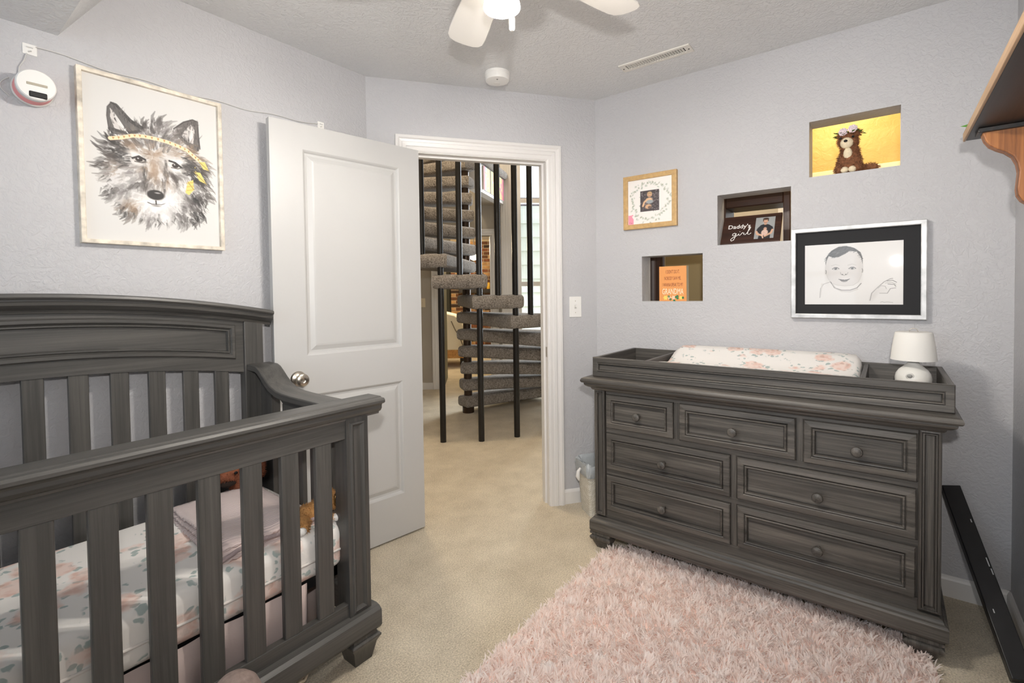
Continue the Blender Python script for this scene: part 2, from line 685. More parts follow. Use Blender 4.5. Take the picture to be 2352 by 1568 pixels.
# door casing: moulded, mitred at the head
CP = [(0.004, 0), (0.004, 0.010), (0.012, 0.014), (0.030, 0.014), (0.034, 0.018), (0.052, 0.020), (0.056, 0.016), (0.068, 0.018), (0.074, 0.024), (0.088, 0.024), (0.090, 0.020), (0.090, 0)]
m = MB()
m.loops([[dpt(OP0 - w_, d, 0) for w_, d in CP], [dpt(OP0 - w_, d, OPH + w_) for w_, d in CP], [dpt(OP1 + w_, d, OPH + w_) for w_, d in CP], [dpt(OP1 + w_, d, 0) for w_, d in CP]])
trim = struct(m.build('trim_1', WHITE))


def dbox(mb, s0, s1, d0, d1, z0, z1):
    return mb.add([dpt(s0, d0, z0), dpt(s1, d0, z0), dpt(s1, d1, z0), dpt(s0, d1, z0), dpt(s0, d0, z1), dpt(s1, d0, z1), dpt(s1, d1, z1), dpt(s0, d1, z1)],
                  [(0, 3, 2, 1), (4, 5, 6, 7), (0, 1, 5, 4), (1, 2, 6, 5), (2, 3, 7, 6), (3, 0, 4, 7)])


m = MB()
dbox(m, OP0 - 0.018, OP0, 0.004, -0.119, 0, OPH)
dbox(m, OP1, OP1 + 0.018, 0.004, -0.119, 0, OPH)
dbox(m, OP0 - 0.018, OP1 + 0.018, 0.004, -0.119, OPH, OPH + 0.018)
dbox(m, OP1 - 0.011, OP1, -0.040, -0.075, 0, OPH - 0.011)
dbox(m, OP0, OP0 + 0.011, -0.040, -0.075, 0, OPH - 0.011)
dbox(m, OP0, OP1, -0.040, -0.075, OPH - 0.011, OPH)
m.build('door_jamb', WHITE, trim)
dbox(MB(), OP1 - 0.0015, OP1 + 0.001, -0.006, -0.032, 0.885, 0.945).build('strike_plate', NICKEL, trim)

# ---- the open bedroom door
H0 = Vector((1.759, 1.975, 0))
H1 = Vector((1.020, 2.082, 0))
DE = (H1 - H0).normalized()
DW = (H1 - H0).length
DFN = Vector((DE.y, -DE.x, 0))
if DFN.dot(-H0) < 0:
    DFN = -DFN


def dr_pt(u, d, z):
    p = H0 + DE * u + DFN * d
    return (p.x, p.y, z)


DOORP = plain('door_paint', S(192, 191, 189), 0.4)
door = thing('door_1', None, None, tuple(H0))
struct(door)
DH = [(0.122, 0.608, 0.232, 0.820), (0.122, 0.608, 0.997, 1.918)]
weld(holed(MB(), dr_pt, 0, DW, 0.010, 2.030, DH, 0, -0.035).build('door_leaf', DOORP, door))
for h in DH:
    m = MB()
    L = []
    for ins, d in ((0, -0.035), (0, 0), (0.006, -0.004), (0.012, -0.012), (0.022, -0.013), (0.042, -0.005), (0.050, -0.004)):
        L.append([dr_pt(u, d, z) for u, z in ((h[0] + ins, h[2] + ins), (h[1] - ins, h[2] + ins), (h[1] - ins, h[3] - ins), (h[0] + ins, h[3] - ins))])
    m.loops(L)
    m.build('door_panel', DOORP, door)
KU, KZ = 0.650, 0.899
m = MB().lathe([(0.0, 0.0), (0.034, 0.0), (0.034, 0.004), (0.030, 0.009), (0.019, 0.012), (0.0135, 0.016), (0.0135, 0.030), (0.018, 0.034), (0.0265, 0.042), (0.0285, 0.050), (0.0265, 0.058), (0.020, 0.062), (0.012, 0.063), (0.009, 0.0605), (0.004, 0.060)], 36)
M = Matrix.Translation(Vector(dr_pt(KU, 0.0, KZ))) @ Matrix(((DE.x, 0, DFN.x, 0), (DE.y, 0, DFN.y, 0), (0, 1, 0, 0), (0, 0, 0, 1)))
m.xf(M)
m.build('door_knob', NICKEL, door, smooth=35)
for z in (0.25, 1.05, 1.80):
    MB().tube([dr_pt(-0.006, -0.040, z - 0.045), dr_pt(-0.006, -0.040, z + 0.045)], 0.007, 10).build('hinge', NICKEL, door, smooth=40)

# ================================================================== THE HALL AND WHAT LIES BEYOND
HALLPAINT = plain('hall_paint', S(176, 168, 155), 0.6, bump=0.2, bscale=60)
GREEN = plain('grey_green_paint', S(112, 118, 104), 0.5)
DARKWALL = plain('dark_olive_wall', S(62, 62, 52), 0.7)
YELLOW = textured_paint('yellow_paint', S(206, 172, 94), 0.5, 20, 0.25)
OLIVE = plain('olive_paint', S(184, 164, 122), 0.6, bump=0.2, bscale=80)


def hl(n, t, z):
    return HP(n, t, z)


def hbox(mb, n0, n1, t0, t1, z0, z1):
    return mb.add([hl(n0, t0, z0), hl(n1, t0, z0), hl(n1, t1, z0), hl(n0, t1, z0), hl(n0, t0, z1), hl(n1, t0, z1), hl(n1, t1, z1), hl(n0, t1, z1)],
                  [(0, 3, 2, 1), (4, 5, 6, 7), (0, 1, 5, 4), (1, 2, 6, 5), (2, 3, 7, 6), (3, 0, 4, 7)])


HZ = 4.9
FD = (-0.49, 0.22, -1, 2.032)
HW = (0.56, 2.05, 0.30, 4.2)
hallback = lambda u, d, z: hl(6.5 + d, u, z)
struct(weld(holed(MB(), hallback, -1.72, 2.3, 0, HZ, [FD, HW], 0, 0.12).build('wall_hall_back', HALLPAINT)))
struct(hbox(MB(), 1.62, 6.5, -1.72, -1.60, 0, HZ).build('wall_hall_left', HALLPAINT))
m = MB()
p, q = Vector((2.78, 1.42, 0)), Vector(hl(4.4, 2.2, 0))
m.loops([[tuple(a + Vector((0, 0, z))) for z in (0, HZ) for a in ((p, q) if z == 0 else (q, p))], [tuple(a + Vector((0.08, -0.1, z))) for z in (0, HZ) for a in ((p, q) if z == 0 else (q, p))]])
struct(m.build('wall_hall_right', HALLPAINT))
struct(hbox(MB(), 4.4, 6.5, 2.2, 2.3, 0, HZ).build('wall_hall_side', HALLPAINT))
struct(hbox(MB(), 1.6, 6.62, -1.72, 2.3, HZ, HZ + 0.1).build('ceiling_hall', CEIL))
# upper wall that closes the stair hall above the bedroom
struct(weld(holed(MB(), lambda u, d, z: dpt(u, d, z), -1.9, DLEN + 0.3, HC + 0.1, HZ, [], -0.02, -0.115).build('wall_hall_front', HALLPAINT)))


def casing(name, fn, u0, u1, zt, mat=WHITE):
    mm = MB()
    mm.loops([[fn(u0 - w_, -d, 0) for w_, d in CP], [fn(u0 - w_, -d, zt + w_) for w_, d in CP], [fn(u1 + w_, -d, zt + w_) for w_, d in CP], [fn(u1 + w_, -d, 0) for w_, d in CP]])
    return struct(mm.build(name, mat))


casing('trim_2', hallback, FD[0], FD[1], FD[3])
m = MB()
hbox(m, 6.5, 6.62, FD[0] - 0.001, FD[0] + 0.02, 0, 2.03)
hbox(m, 6.5, 6.62, FD[1] - 0.02, FD[1] + 0.001, 0, 2.03)
struct(m.build('trim_3', WHITE))
struct(hbox(MB(), 6.40, 6.5, 0.345, 0.50, 0, HZ).build('trim_4', WHITE, bevel=0.012))
m = MB()
for t in (0.385, 0.42, 0.455):
    hbox(m, 6.392, 6.401, t - 0.008, t + 0.008, 0.1, HZ)
m.build('fluting', WHITE, bpy.data.objects['trim_4'])
window_unit('window_2', hallback, HW[0], HW[1], HW[2], HW[3], [1.386, 2.50], [1.25], 0.0, 0.10, 0.06)
# baseboards of the hall
m = MB()
hbox(m, 6.487, 6.5, -1.6, FD[0] - 0.09, 0, 0.09)
struct(m.build('baseboard_hall', WHITE))
# far bedroom
struct(hbox(MB(), 6.62, 11.0, -2.3, -2.2, 0, 2.5).build('wall_far_left', OLIVE))
struct(hbox(MB(), 6.62, 11.0, 0.44, 0.54, 0, 2.5).build('wall_far_right', HALLPAINT))
struct(hbox(MB(), 10.7, 10.8, -2.2, 0.44, 0, 2.5).build('wall_far_back', DARKWALL))
struct(hbox(MB(), 6.62, 11.0, -2.3, 0.54, 2.42, 2.5).build('ceiling_far', CEIL))
fd = thing('door_2', None, None, hl(6.63, FD[0], 0))
struct(fd)
hbox(MB(), 6.63, 7.33, -0.47, -0.432, 0.01, 2.02).build('door_leaf', GREEN, fd, bevel=0.003)
for z in (0.3, 0.62, 0.95, 1.28, 1.6):
    hbox(MB(), 6.622, 6.64, -0.478, -0.462, z - 0.05, z + 0.05).build('hinge', NICKEL, fd)

# brick chimney breast, every brick a piece of its own
MORTAR = plain('mortar', S(196, 178, 150), 0.9, bump=0.3, bscale=120)
BR = [plain('brick_' + k, c, 0.85, noise=0.35, nscale=14, bump=0.4, bscale=90) for k, c in (('red', S(134, 84, 58)), ('brown', S(104, 68, 46)), ('tan', S(188, 146, 100)), ('dark', S(66, 48, 38)))]
chim = struct(hbox(MB(), 10.45, 10.7, -0.52, 0.44, 0, 2.42).build('wall_brick', MORTAR))
bw_, bh_ = 0.19, 0.062
proto = [None] * 4
row = 0
z = 0.02
while z < 2.38:
    t = -0.52 + (0.0 if row % 2 else -0.1)
    while t < 0.44:
        t0, t1 = max(t, -0.52), min(t + bw_, 0.44)
        if t1 - t0 > 0.05:
            k = rng.choice(4, p=[0.34, 0.28, 0.26, 0.12])
            full = t1 - t0 > bw_ - 1e-4
            if full and proto[k] is not None:
                c = copy_part(proto[k][0], Vector(hl(rng.uniform(-.004, .004), t0 - proto[k][1], z - proto[k][2])), chim)
            else:
                o = hbox(MB(), 10.438, 10.46, t0, t1, z, z + bh_).build('brick', BR[k], chim, bevel=0.004, segs=1)
                if full:
                    proto[k] = (o, t0, z)
        t += bw_ + 0.012
    z += bh_ + 0.012
    row += 1
o = hbox(MB(), 10.30, 10.44, -0.35, 0.42, 1.28, 1.36).build('mantel_shelf', plain('dark_mantel', S(34, 26, 22), 0.5), None, bevel=0.006)
tag(o, 'dark wooden mantel shelf on the brick wall beyond the stair', 'shelf')
o = MB().lathe([(0.035, 1.36), (0.04, 1.38), (0.04, 1.47), (0.03, 1.49), (0.012, 1.5)], 16, hl(10.37, 0.28, 0)[:2] + (0,)).build('candle', plain('yellow_wax', S(240, 190, 70), 0.5), None, smooth=40)
tag(o, 'stout yellow candle standing on the dark mantel shelf', 'candle')

# pendant lamp in the far bedroom
pl = thing('pendant_lamp', 'glowing globe lamp hanging before the brick wall', 'lamp', hl(9.0, -0.02, 1.95))
MB().sphere(hl(9.0, -0.02, 1.95), 0.075, 20, 12).build('globe', plain('lit_globe', S(255, 240, 205), 0.4, emit=(1, 0.86, 0.6, 1), estr=9.0), pl, smooth=60)
MB().tube([hl(9.0, -0.02, 2.01), hl(9.0, -0.02, 2.42)], 0.006, 8).build('cord', BLACK, pl)
MB().lathe([(0.05, 2.40), (0.05, 2.42)], 16, hl(9.0, -0.02, 0)[:2] + (0,)).build('ceiling_rose', WHITE, pl)

# upholstered bench bed with a wooden plinth
CREAM = plain('cream_quilt', S(232, 226, 208), 0.9, bump=0.3, bscale=40)
GOLD = wood('golden_oak', S(150, 104, 52), S(190, 140, 76), S(214, 168, 100), 'x', 0.5)
bd = thing('upholstered_bed', 'cream quilted bed with golden wooden plinth beyond the far doorway', 'bed', hl(8.7, -0.9, 0))
m = MB()
prof = [(-1.6, 0.30), (-0.20, 0.30), (-0.17, 0.40), (-0.18, 0.62), (-0.24, 0.80), (-0.36, 0.90), (-0.52, 0.94), (-0.9, 0.93), (-1.6, 0.93)]
m.loops([[hl(n, t, z) for t, z in prof] for n in (8.35, 8.41, 8.95, 9.01)])
m.build('quilt', CREAM, bd, smooth=50, bevel=0.02)
hbox(MB(), 8.36, 9.0, -1.6, -0.19, 0.16, 0.31).build('plinth', GOLD, bd, bevel=0.006)
for t in (-1.5, -0.25):
    for n in (8.42, 8.94):
        hbox(MB(), n - 0.03, n + 0.03, t - 0.03, t + 0.03, 0, 0.17).build('leg', BLACK, bd)
m = MB()
path = [hl(8.343, -0.42, 0.80), hl(8.343, -0.36, 0.66), hl(8.343, -0.28, 0.52), hl(8.343, -0.22, 0.36)]
m.tube(path, 0.008, 6).build('seam_piping', plain('grey_piping', S(120, 110, 96), 0.8), bd, smooth=60)

# outside: lapped siding seen through the hall window, one plank at a time
SIDING = plain('siding_paint', S(206, 212, 204), 0.6, bump=0.15, bscale=60)
sd = struct(hbox(MB(), 8.30, 8.42, 0.56, 3.6, 0, 2.75).build('wall_exterior', SIDING))
z = 0.1
first = None
while z < 2.6:
    if first is None:
        m = MB()
        L = []
        for t in (0.56, 3.6):
            L.append([hl(8.30, t, z), hl(8.245, t, z), hl(8.287, t, z + 0.25), hl(8.30, t, z + 0.25)])
        first = m.loops(L).build('siding_plank', SIDING, sd)
        z0_ = z
    else:
        copy_part(first, (0, 0, z - z0_), sd)
    z += 0.235
struct(hbox(MB(), 8.33, 9.6, 0.56, 3.6, 2.75, 2.90).build('roof_exterior', plain('roof_shingle', S(110, 104, 110), 0.9, noise=0.3, nscale=20)))

# parapet of the loft with three bright canvases
PL0, PL1 = (5.45, 0.030), (6.39, 0.388)
pd = (Vector((PL1[0] - PL0[0], PL1[1] - PL0[1]))).normalized()


def par(u, d, z):
    return hl(PL0[0] + pd.x * u + pd.y * d, PL0[1] + pd.y * u - pd.x * d, z)


pw_ = (Vector((PL1[0] - PL0[0], PL1[1] - PL0[1]))).length


def pbox(mb, u0, u1, d0, d1, z0, z1):
    return mb.add([par(u0, d0, z0), par(u1, d0, z0), par(u1, d1, z0), par(u0, d1, z0), par(u0, d0, z1), par(u1, d0, z1), par(u1, d1, z1), par(u0, d1, z1)],
                  [(0, 3, 2, 1), (4, 5, 6, 7), (0, 1, 5, 4), (1, 2, 6, 5), (2, 3, 7, 6), (3, 0, 4, 7)])


lf = struct(pbox(MB(), 0, pw_, 0, 0.1, 2.43, 2.75).build('wall_loft', WHITE))
struct(MB().prism([par(0, 0.02, 0)[:2], par(pw_, 0.02, 0)[:2], hl(6.5, 0.4, 0)[:2], hl(6.5, 0.05, 0)[:2]], 'z', 2.432, 2.50).build('ceiling_loft', HALLPAINT))
STAIRCARPET = carpet_mat('stair_carpet', S(78, 70, 63), S(178, 170, 162), 95, 9, 1.0)
m = MB()
L = []
for u in (0, pw_):
    L.append([par(u, d, z) for d, z in ((0.12, 2.75), (-0.03, 2.75), (-0.05, 2.77), (-0.055, 2.80), (-0.05, 2.83), (-0.03, 2.85), (0.12, 2.85))])
m.loops(L).build('carpeted_ledge', STAIRCARPET, lf, smooth=40)

# ================================================================== SPIRAL STAIR IN THE HALL
SC = Vector((3.793, 3.541, 0))
stair = thing('spiral_staircase', 'black metal spiral staircase with thick grey-brown carpeted treads', 'staircase', tuple(SC))
MB().lathe([(0.043, 0), (0.062, 0.0), (0.062, 0.06), (0.043, 0.062), (0.043, 3.2)], 24, tuple(SC)).build('centre_pole', plain('bronze_metal', S(64, 50, 40), 0.35, 0.6), stair, smooth=40)
m = MB()
th, ri, ro = 0.122, 0.055, 1.085


def tread_outline(ins):
    pts = []
    a = R(12.5)
    r_in, r_out = 0.06 + 0 * ins, ro - ins
    w_in = 0.085 - ins
    w_out = r_out * math.sin(a) - ins * 0.6
    x_out = math.sqrt(r_out ** 2 - w_out ** 2)
    base = [(-0.075 + ins, -w_in), (x_out, -w_out)]
    for k in range(1, 8):
        t = -math.asin(w_out / r_out) + 2 * math.asin(w_out / r_out) * k / 8
        base.append((r_out * math.cos(t), r_out * math.sin(t)))
    base += [(x_out, w_out), (-0.075 + ins, w_in)]
    return base


L = []
for ins, z in ((0.035, 0), (0.012, 0.008), (0.002, 0.025), (0.0, 0.06), (0.002, 0.097), (0.012, 0.114), (0.035, th)):
    L.append([(SC.x + x, SC.y + y, z) for x, y in tread_outline(ins)])
m.loops(L)
tread0 = m.build('tread', STAIRCARPET, stair, smooth=50)
RISE = 0.1783
for n in range(1, 17):
    ang = R(-122 - 18 * (n - 7))
    zc = 0.122 + RISE * (n - 1) - th / 2
    if n == 1:
        tread0.location = (0, 0, zc)
        tread0.rotation_euler = (0, 0, ang)
    else:
        copy_part(tread0, (0, 0, zc - tread0.location.z), stair, ang)


def baluster(name, ang, z0, z1, rad=1.045):
    c = SC + Vector((rad * math.cos(R(ang)), rad * math.sin(R(ang)), 0))
    mm = MB()
    mm.lathe([(0.026, z0), (0.026, z1)], 12, (c.x, c.y, 0))
    return mm.build(name, BLACKMETAL, stair, smooth=30)


for k in range(-2, 7):
    baluster('baluster', -113 - 18 * k, 0.0, 2.95)
for n in range(4, 12):
    ang = -122 - 18 * (n - 7)
    baluster('baluster', ang, 0.122 + RISE * (n - 1) + 0.03, 2.95)
m = MB()
m.tube([(SC.x + 1.045 * math.cos(R(a)), SC.y + 1.045 * math.sin(R(a)), 2.95) for a in range(-250, -60, 6)], 0.03, 8)
m.build('handrail', BLACKMETAL, stair, smooth=50)

# ================================================================== PAINTED PRINTS
INK = attr_mat('printed_paper', 0.55)
INKG = attr_mat('print_under_glass', 0.35, 0.35)


class Canvas:
    """a print painted stroke by stroke into a colour grid; u runs right, v runs down"""

    def __init__(s, w, h, nx, bg):
        s.w, s.h = w, h
        s.nx = nx
        s.ny = int(nx * h / w)
        s.a = np.empty((s.ny, s.nx, 3))
        s.a[:] = np.array(bg) / 255.0
        s.X, s.Y = np.meshgrid((np.arange(s.nx) + .5) / s.nx, (np.arange(s.ny) + .5) / s.ny * (h / w))
        s.k = h / w
        s.px = 1.0 / s.nx

    def _blend(s, m, col, sl):
        c = np.array(col) / 255.0
        s.a[sl] = s.a[sl] * (1 - m[..., None]) + c * m[..., None]

    def _win(s, x0, x1, y0, y1):
        i0, i1 = max(0, int(x0 * s.nx)), min(s.nx, int(x1 * s.nx) + 2)
        j0, j1 = max(0, int(y0 / s.k * s.ny)), min(s.ny, int(y1 / s.k * s.ny) + 2)
        return (slice(j0, max(j0, j1)), slice(i0, max(i0, i1)))

    def blob(s, u, v, rx, ry, col, a=1.0, soft=0.15, rot=0.0):
        y = v * s.k
        rm = max(rx, ry) * (1 + soft)
        sl = s._win(u - rm, u + rm, y - rm, y + rm)
        dx, dy = s.X[sl] - u, s.Y[sl] - y
        c, n = math.cos(rot), math.sin(rot)
        d = np.sqrt(((dx * c + dy * n) / rx) ** 2 + ((-dx * n + dy * c) / ry) ** 2)
        m = np.clip((1 + soft - d) / (2 * soft + 1e-6), 0, 1) * a
        s._blend(m, col, sl)

    def mask(s, pts):
        P = [(u, v * s.k) for u, v in pts]
        inside = np.zeros(s.X.shape, bool)
        for (x0, y0), (x1, y1) in zip(P, P[1:] + P[:1]):
            if y0 == y1:
                continue
            c = (y0 > s.Y) != (y1 > s.Y)
            inside ^= c & (s.X < (x1 - x0) * (s.Y - y0) / (y1 - y0) + x0)
        return inside

    def poly(s, pts, col, a=1.0):
        s._blend(s.mask(pts).astype(float) * a, col, (slice(None), slice(None)))

    def line(s, pts, w, col, a=1.0, w1=None):
        P = [(u, v * s.k) for u, v in pts]
        n = len(P) - 1
        w1 = w if w1 is None else w1
        best = None
        xs = [p[0] for p in P]
        ys = [p[1] for p in P]
        r = max(w, w1) + 2 * s.px
        sl = s._win(min(xs) - r, max(xs) + r, min(ys) - r, max(ys) + r)
        X, Y = s.X[sl], s.Y[sl]
        if X.size == 0:
            return
        for i in range(n):
            (x0, y0), (x1, y1) = P[i], P[i + 1]
            dx, dy = x1 - x0, y1 - y0
            t = np.clip(((X - x0) * dx + (Y - y0) * dy) / (dx * dx + dy * dy + 1e-12), 0, 1)
            d = np.hypot(X - x0 - t * dx, Y - y0 - t * dy)
            ww = w + (w1 - w) * (i + t) / n
            m = np.clip((ww - d) / s.px + 0.5, 0, 1)
            best = m if best is None else np.maximum(best, m)
        s._blend(best * a, col, sl)

    def panel(s, name, fn, mat, parent):
        """fn(u, v) -> world point of the print"""
        us = np.linspace(0, 1, s.nx)
        vs_ = np.linspace(0, 1, s.ny)
        p00, p10, p01 = (np.array(fn(*q)) for q in ((0, 0), (1, 0), (0, 1)))
        G = p00 + us[None, :, None] * (p10 - p00) + vs_[:, None, None] * (p01 - p00)
        root = np.array(ROOT.get(parent.name, Vector((0, 0, 0))))
        V = (G - root).reshape(-1, 3)
        j, i = np.meshgrid(np.arange(s.ny - 1), np.arange(s.nx - 1), indexing='ij')
        q = (j * s.nx + i).ravel()
        F = np.stack([q, q + s.nx, q + s.nx + 1, q + 1], 1)
        me = bpy.data.meshes.new(name)
        me.vertices.add(len(V))
        me.vertices.foreach_set('co', V.astype(np.float32).ravel())
        me.loops.add(len(F) * 4)
        me.loops.foreach_set('vertex_index', F.astype(np.int32).ravel())
        me.polygons.add(len(F))
        me.polygons.foreach_set('loop_start', np.arange(0, len(F) * 4, 4, dtype=np.int32))
        me.update()
        at = me.color_attributes.new('ink', 'FLOAT_COLOR', 'POINT')
        c = np.clip(s.a, 0, 1)
        lin = np.where(c <= 0.04045, c / 12.92, ((c + 0.055) / 1.055) ** 2.4).reshape(-1, 3)
        rgba = np.concatenate([lin, np.ones((len(lin), 1))], 1)
        at.data.foreach_set('color', rgba.astype(np.float32).ravel())
        me.materials.append(mat)
        o = bpy.data.objects.new(name, me)
        COL.objects.link(o)
        o.parent = parent
        return o


def text_part(body, size, xs, mat, parent, origin, ux, uy, name='lettering', align='CENTER', shear=0.0, off=0.0):
    cu = bpy.data.curves.new('t', 'FONT')
    cu.body = body
    cu.size = size
    cu.align_x = align
    cu.align_y = 'CENTER'
    cu.shear = shear
    cu.offset = off
    cu.resolution_u = 3
    t = bpy.data.objects.new('t', cu)
    COL.objects.link(t)
    dg = bpy.context.evaluated_depsgraph_get()
    me = bpy.data.meshes.new_from_object(t.evaluated_get(dg))
    bpy.data.objects.remove(t)
    me.name = name
    ux, uy = Vector(ux).normalized(), Vector(uy).normalized()
    o_ = Vector(origin) - ROOT.get(parent.name, Vector((0, 0, 0)))
    for v in me.vertices:
        v.co = o_ + ux * (v.co.x * xs) + uy * v.co.y
    me.materials.clear()
    me.materials.append(mat)
    o = bpy.data.objects.new(name, me)
    COL.objects.link(o)
    o.parent = parent
    return o


def frame_ring(name, mat, parent, corner_fn, w, depth, prof=None, bevel=0.002):
    """mitred picture frame; corner_fn(u_inset, d) -> 4 world points"""
    prof = prof or [(0, 0), (0, depth), (w * 0.15, depth + 0.001), (w * 0.85, depth + 0.001), (w, depth), (w, 0)]
    m_ = MB()
    L_ = [corner_fn(i, d) for i, d in prof]
    n_ = len(L_)
    for a in range(n_):
        A_, B_ = L_[a], L_[(a + 1) % n_]
        for k in range(4):
            m_.add([A_[k], A_[(k + 1) % 4], B_[(k + 1) % 4], B_[k]], [(0, 1, 2, 3)])
    return weld(m_.build(name, mat, parent))


# ---- wolf watercolour on the left wall
WX0, WX1, WZ0, WZ1 = 0.414, 0.862, 1.457, 2.052
wf = thing('wolf_picture', 'large watercolour print of a grey wolf wearing a headband, in a pale washed wood frame', 'picture', ((WX0 + WX1) / 2, YL, WZ0))
PALEWOOD = plain('washed_pale_wood', S(216, 206, 190), 0.5, noise=0.35, nscale=28)


def wl_corner(i, d):
    return [(x, YL - d, z) for x, z in ((WX0 + i, WZ0 + i), (WX1 - i, WZ0 + i), (WX1 - i, WZ1 - i), (WX0 + i, WZ1 - i))]


frame_ring('frame', PALEWOOD, wf, wl_corner, 0.014, 0.028)
MB().box(WX0 + .005, YL - 0.012, WZ0 + .005, WX1 - .005, YL - 0.001, WZ1 - .005).build('backing', PLASTIC, wf)
c = Canvas(0.42, 0.567, 280, (214, 212, 209))
head = [(0.176, 0.356), (0.305, 0.321), (0.394, 0.23), (0.445, 0.219), (0.524, 0.18), (0.537, 0.2), (0.59, 0.207), (0.637, 0.233), (0.684, 0.29), (0.753, 0.326), (0.84, 0.36), (0.884, 0.402), (0.919, 0.466), (0.879, 0.515), (0.899, 0.587), (0.928, 0.644), (0.865, 0.679), (0.878, 0.752), (0.853, 0.804), (0.792, 0.828), (0.733, 0.85), (0.69, 0.868), (0.628, 0.829), (0.558, 0.873), (0.513, 0.844), (0.492, 0.869), (0.447, 0.866), (0.383, 0.86), (0.31, 0.838), (0.262, 0.844), (0.227, 0.823), (0.205, 0.77), (0.172, 0.73), (0.133, 0.719), (0.145, 0.679), (0.153, 0.625), (0.125, 0.618), (0.132, 0.574), (0.094, 0.547), (0.112, 0.513), (0.159, 0.451), (0.115, 0.437)]
ear_l = [(0.177, 0.351), (0.164, 0.235), (0.169, 0.18), (0.195, 0.149), (0.228, 0.155), (0.273, 0.194), (0.32, 0.234), (0.369, 0.235), (0.399, 0.257), (0.392, 0.287), (0.305, 0.321)]
ear_r = [(0.637, 0.221), (0.717, 0.163), (0.79, 0.133), (0.831, 0.139), (0.833, 0.225), (0.845, 0.322), (0.825, 0.356), (0.753, 0.326), (0.684, 0.29)]
def smooth_poly(P, it=2):
    for _ in range(it):
        Q_ = []
        for (x0, y0), (x1, y1) in zip(P, P[1:] + P[:1]):
            Q_ += [(.75 * x0 + .25 * x1, .75 * y0 + .25 * y1), (.25 * x0 + .75 * x1, .25 * y0 + .75 * y1)]
        P = Q_
    return P


ear_l, ear_r = smooth_poly(ear_l), smooth_poly(ear_r)
c.poly(smooth_poly(head, 1), (208, 205, 203))
c.poly(ear_l, (96, 92, 90))
c.poly(ear_r, (104, 98, 95))
c.poly([(0.186, 0.181), (0.214, 0.213), (0.235, 0.263), (0.305, 0.298), (0.269, 0.317), (0.211, 0.301), (0.187, 0.24)], (206, 200, 196))
c.poly([(0.692, 0.258), (0.774, 0.169), (0.805, 0.206), (0.791, 0.301), (0.74, 0.291)], (198, 192, 188))
blobs = []
for pts, col in (([(0.276, 0.453), (0.207, 0.41), (0.342, 0.633), (0.749, 0.448), (0.776, 0.676), (0.809, 0.789), (0.251, 0.815), (0.618, 0.539), (0.789, 0.527), (0.112, 0.513), (0.162, 0.699), (0.47, 0.249)], (62, 58, 57)),
                 ([(0.459, 0.526), (0.201, 0.564), (0.35, 0.407), (0.312, 0.771), (0.781, 0.37), (0.49, 0.406), (0.651, 0.403), (0.563, 0.558)], (158, 138, 120)),
                 ([(0.256, 0.677), (0.402, 0.353), (0.573, 0.298), (0.535, 0.247), (0.419, 0.578), (0.71, 0.719), (0.664, 0.808), (0.461, 0.837), (0.155, 0.57), (0.296, 0.55)], (128, 124, 123)),
                 ([(0.336, 0.466), (0.643, 0.434), (0.199, 0.618), (0.34, 0.689), (0.489, 0.776), (0.599, 0.683), (0.715, 0.586), (0.425, 0.76), (0.294, 0.606), (0.654, 0.701), (0.581, 0.438), (0.634, 0.501), (0.195, 0.739), (0.554, 0.811)], (226, 224, 222))):
    for u, v in pts:
        blobs.append((u, v, np.array(col, float)))
bu = np.array([b[0] for b in blobs])
bv = np.array([b[1] for b in blobs])
bc = np.array([b[2] for b in blobs])
hm = c.mask(head)
pr = np.random.default_rng(3)
n_ = 0
while n_ < 1500:
    u, v = pr.uniform(0.09, 0.93), pr.uniform(0.17, 0.87)
    jj, ii = min(c.ny - 1, int(v * c.ny)), min(c.nx - 1, int(u * c.nx))
    if not hm[jj, ii]:
        continue
    n_ += 1
    wgt = 1.0 / (((u - bu) ** 2 + ((v - bv) * c.k) ** 2) ** 1.6 + 2e-5)
    col = (wgt[:, None] * bc).sum(0) / wgt.sum()
    col = np.clip((col - 140) * 1.25 + 128 + pr.normal(0, 20), 25, 236)
    ang = math.atan2((v - 0.50) * c.k + 0.10, (u - 0.475)) + pr.normal(0, 0.3)
    big = n_ < 650
    ln = pr.uniform(0.05, 0.10) if big else pr.uniform(0.02, 0.05)
    a_ = pr.uniform(0.3, 0.6)
    ww_ = pr.uniform(.012, .024) if big else pr.uniform(.003, .008)
    c.line([(u, v), (u + ln * math.cos(ang) * .5, v + ln * math.sin(ang) * .5 / c.k), (u + ln * math.cos(ang + .25), v + ln * math.sin(ang + .25) / c.k)], ww_, col, a_, 0.003 if big else 0.0006)
# ragged dark tufts round the outline
for k in range(len(head)):
    u, v = head[k]
    if v < 0.4:
        continue
    for q in range(4):
        ang = math.atan2((v - 0.50) * c.k + .06, (u - 0.475)) + pr.normal(0, .35)
        uu, vv_ = u + pr.normal(0, .012) - .02 * math.cos(ang), v + pr.normal(0, .012) - .02 * math.sin(ang)
        g = pr.choice([90, 130, 165, 190])
        ln = pr.uniform(.03, .055)
        c.line([(uu, vv_), (uu + ln * math.cos(ang), vv_ + ln * math.sin(ang) / c.k)], .006, (g, g - 3, g - 6), .75, .0005)
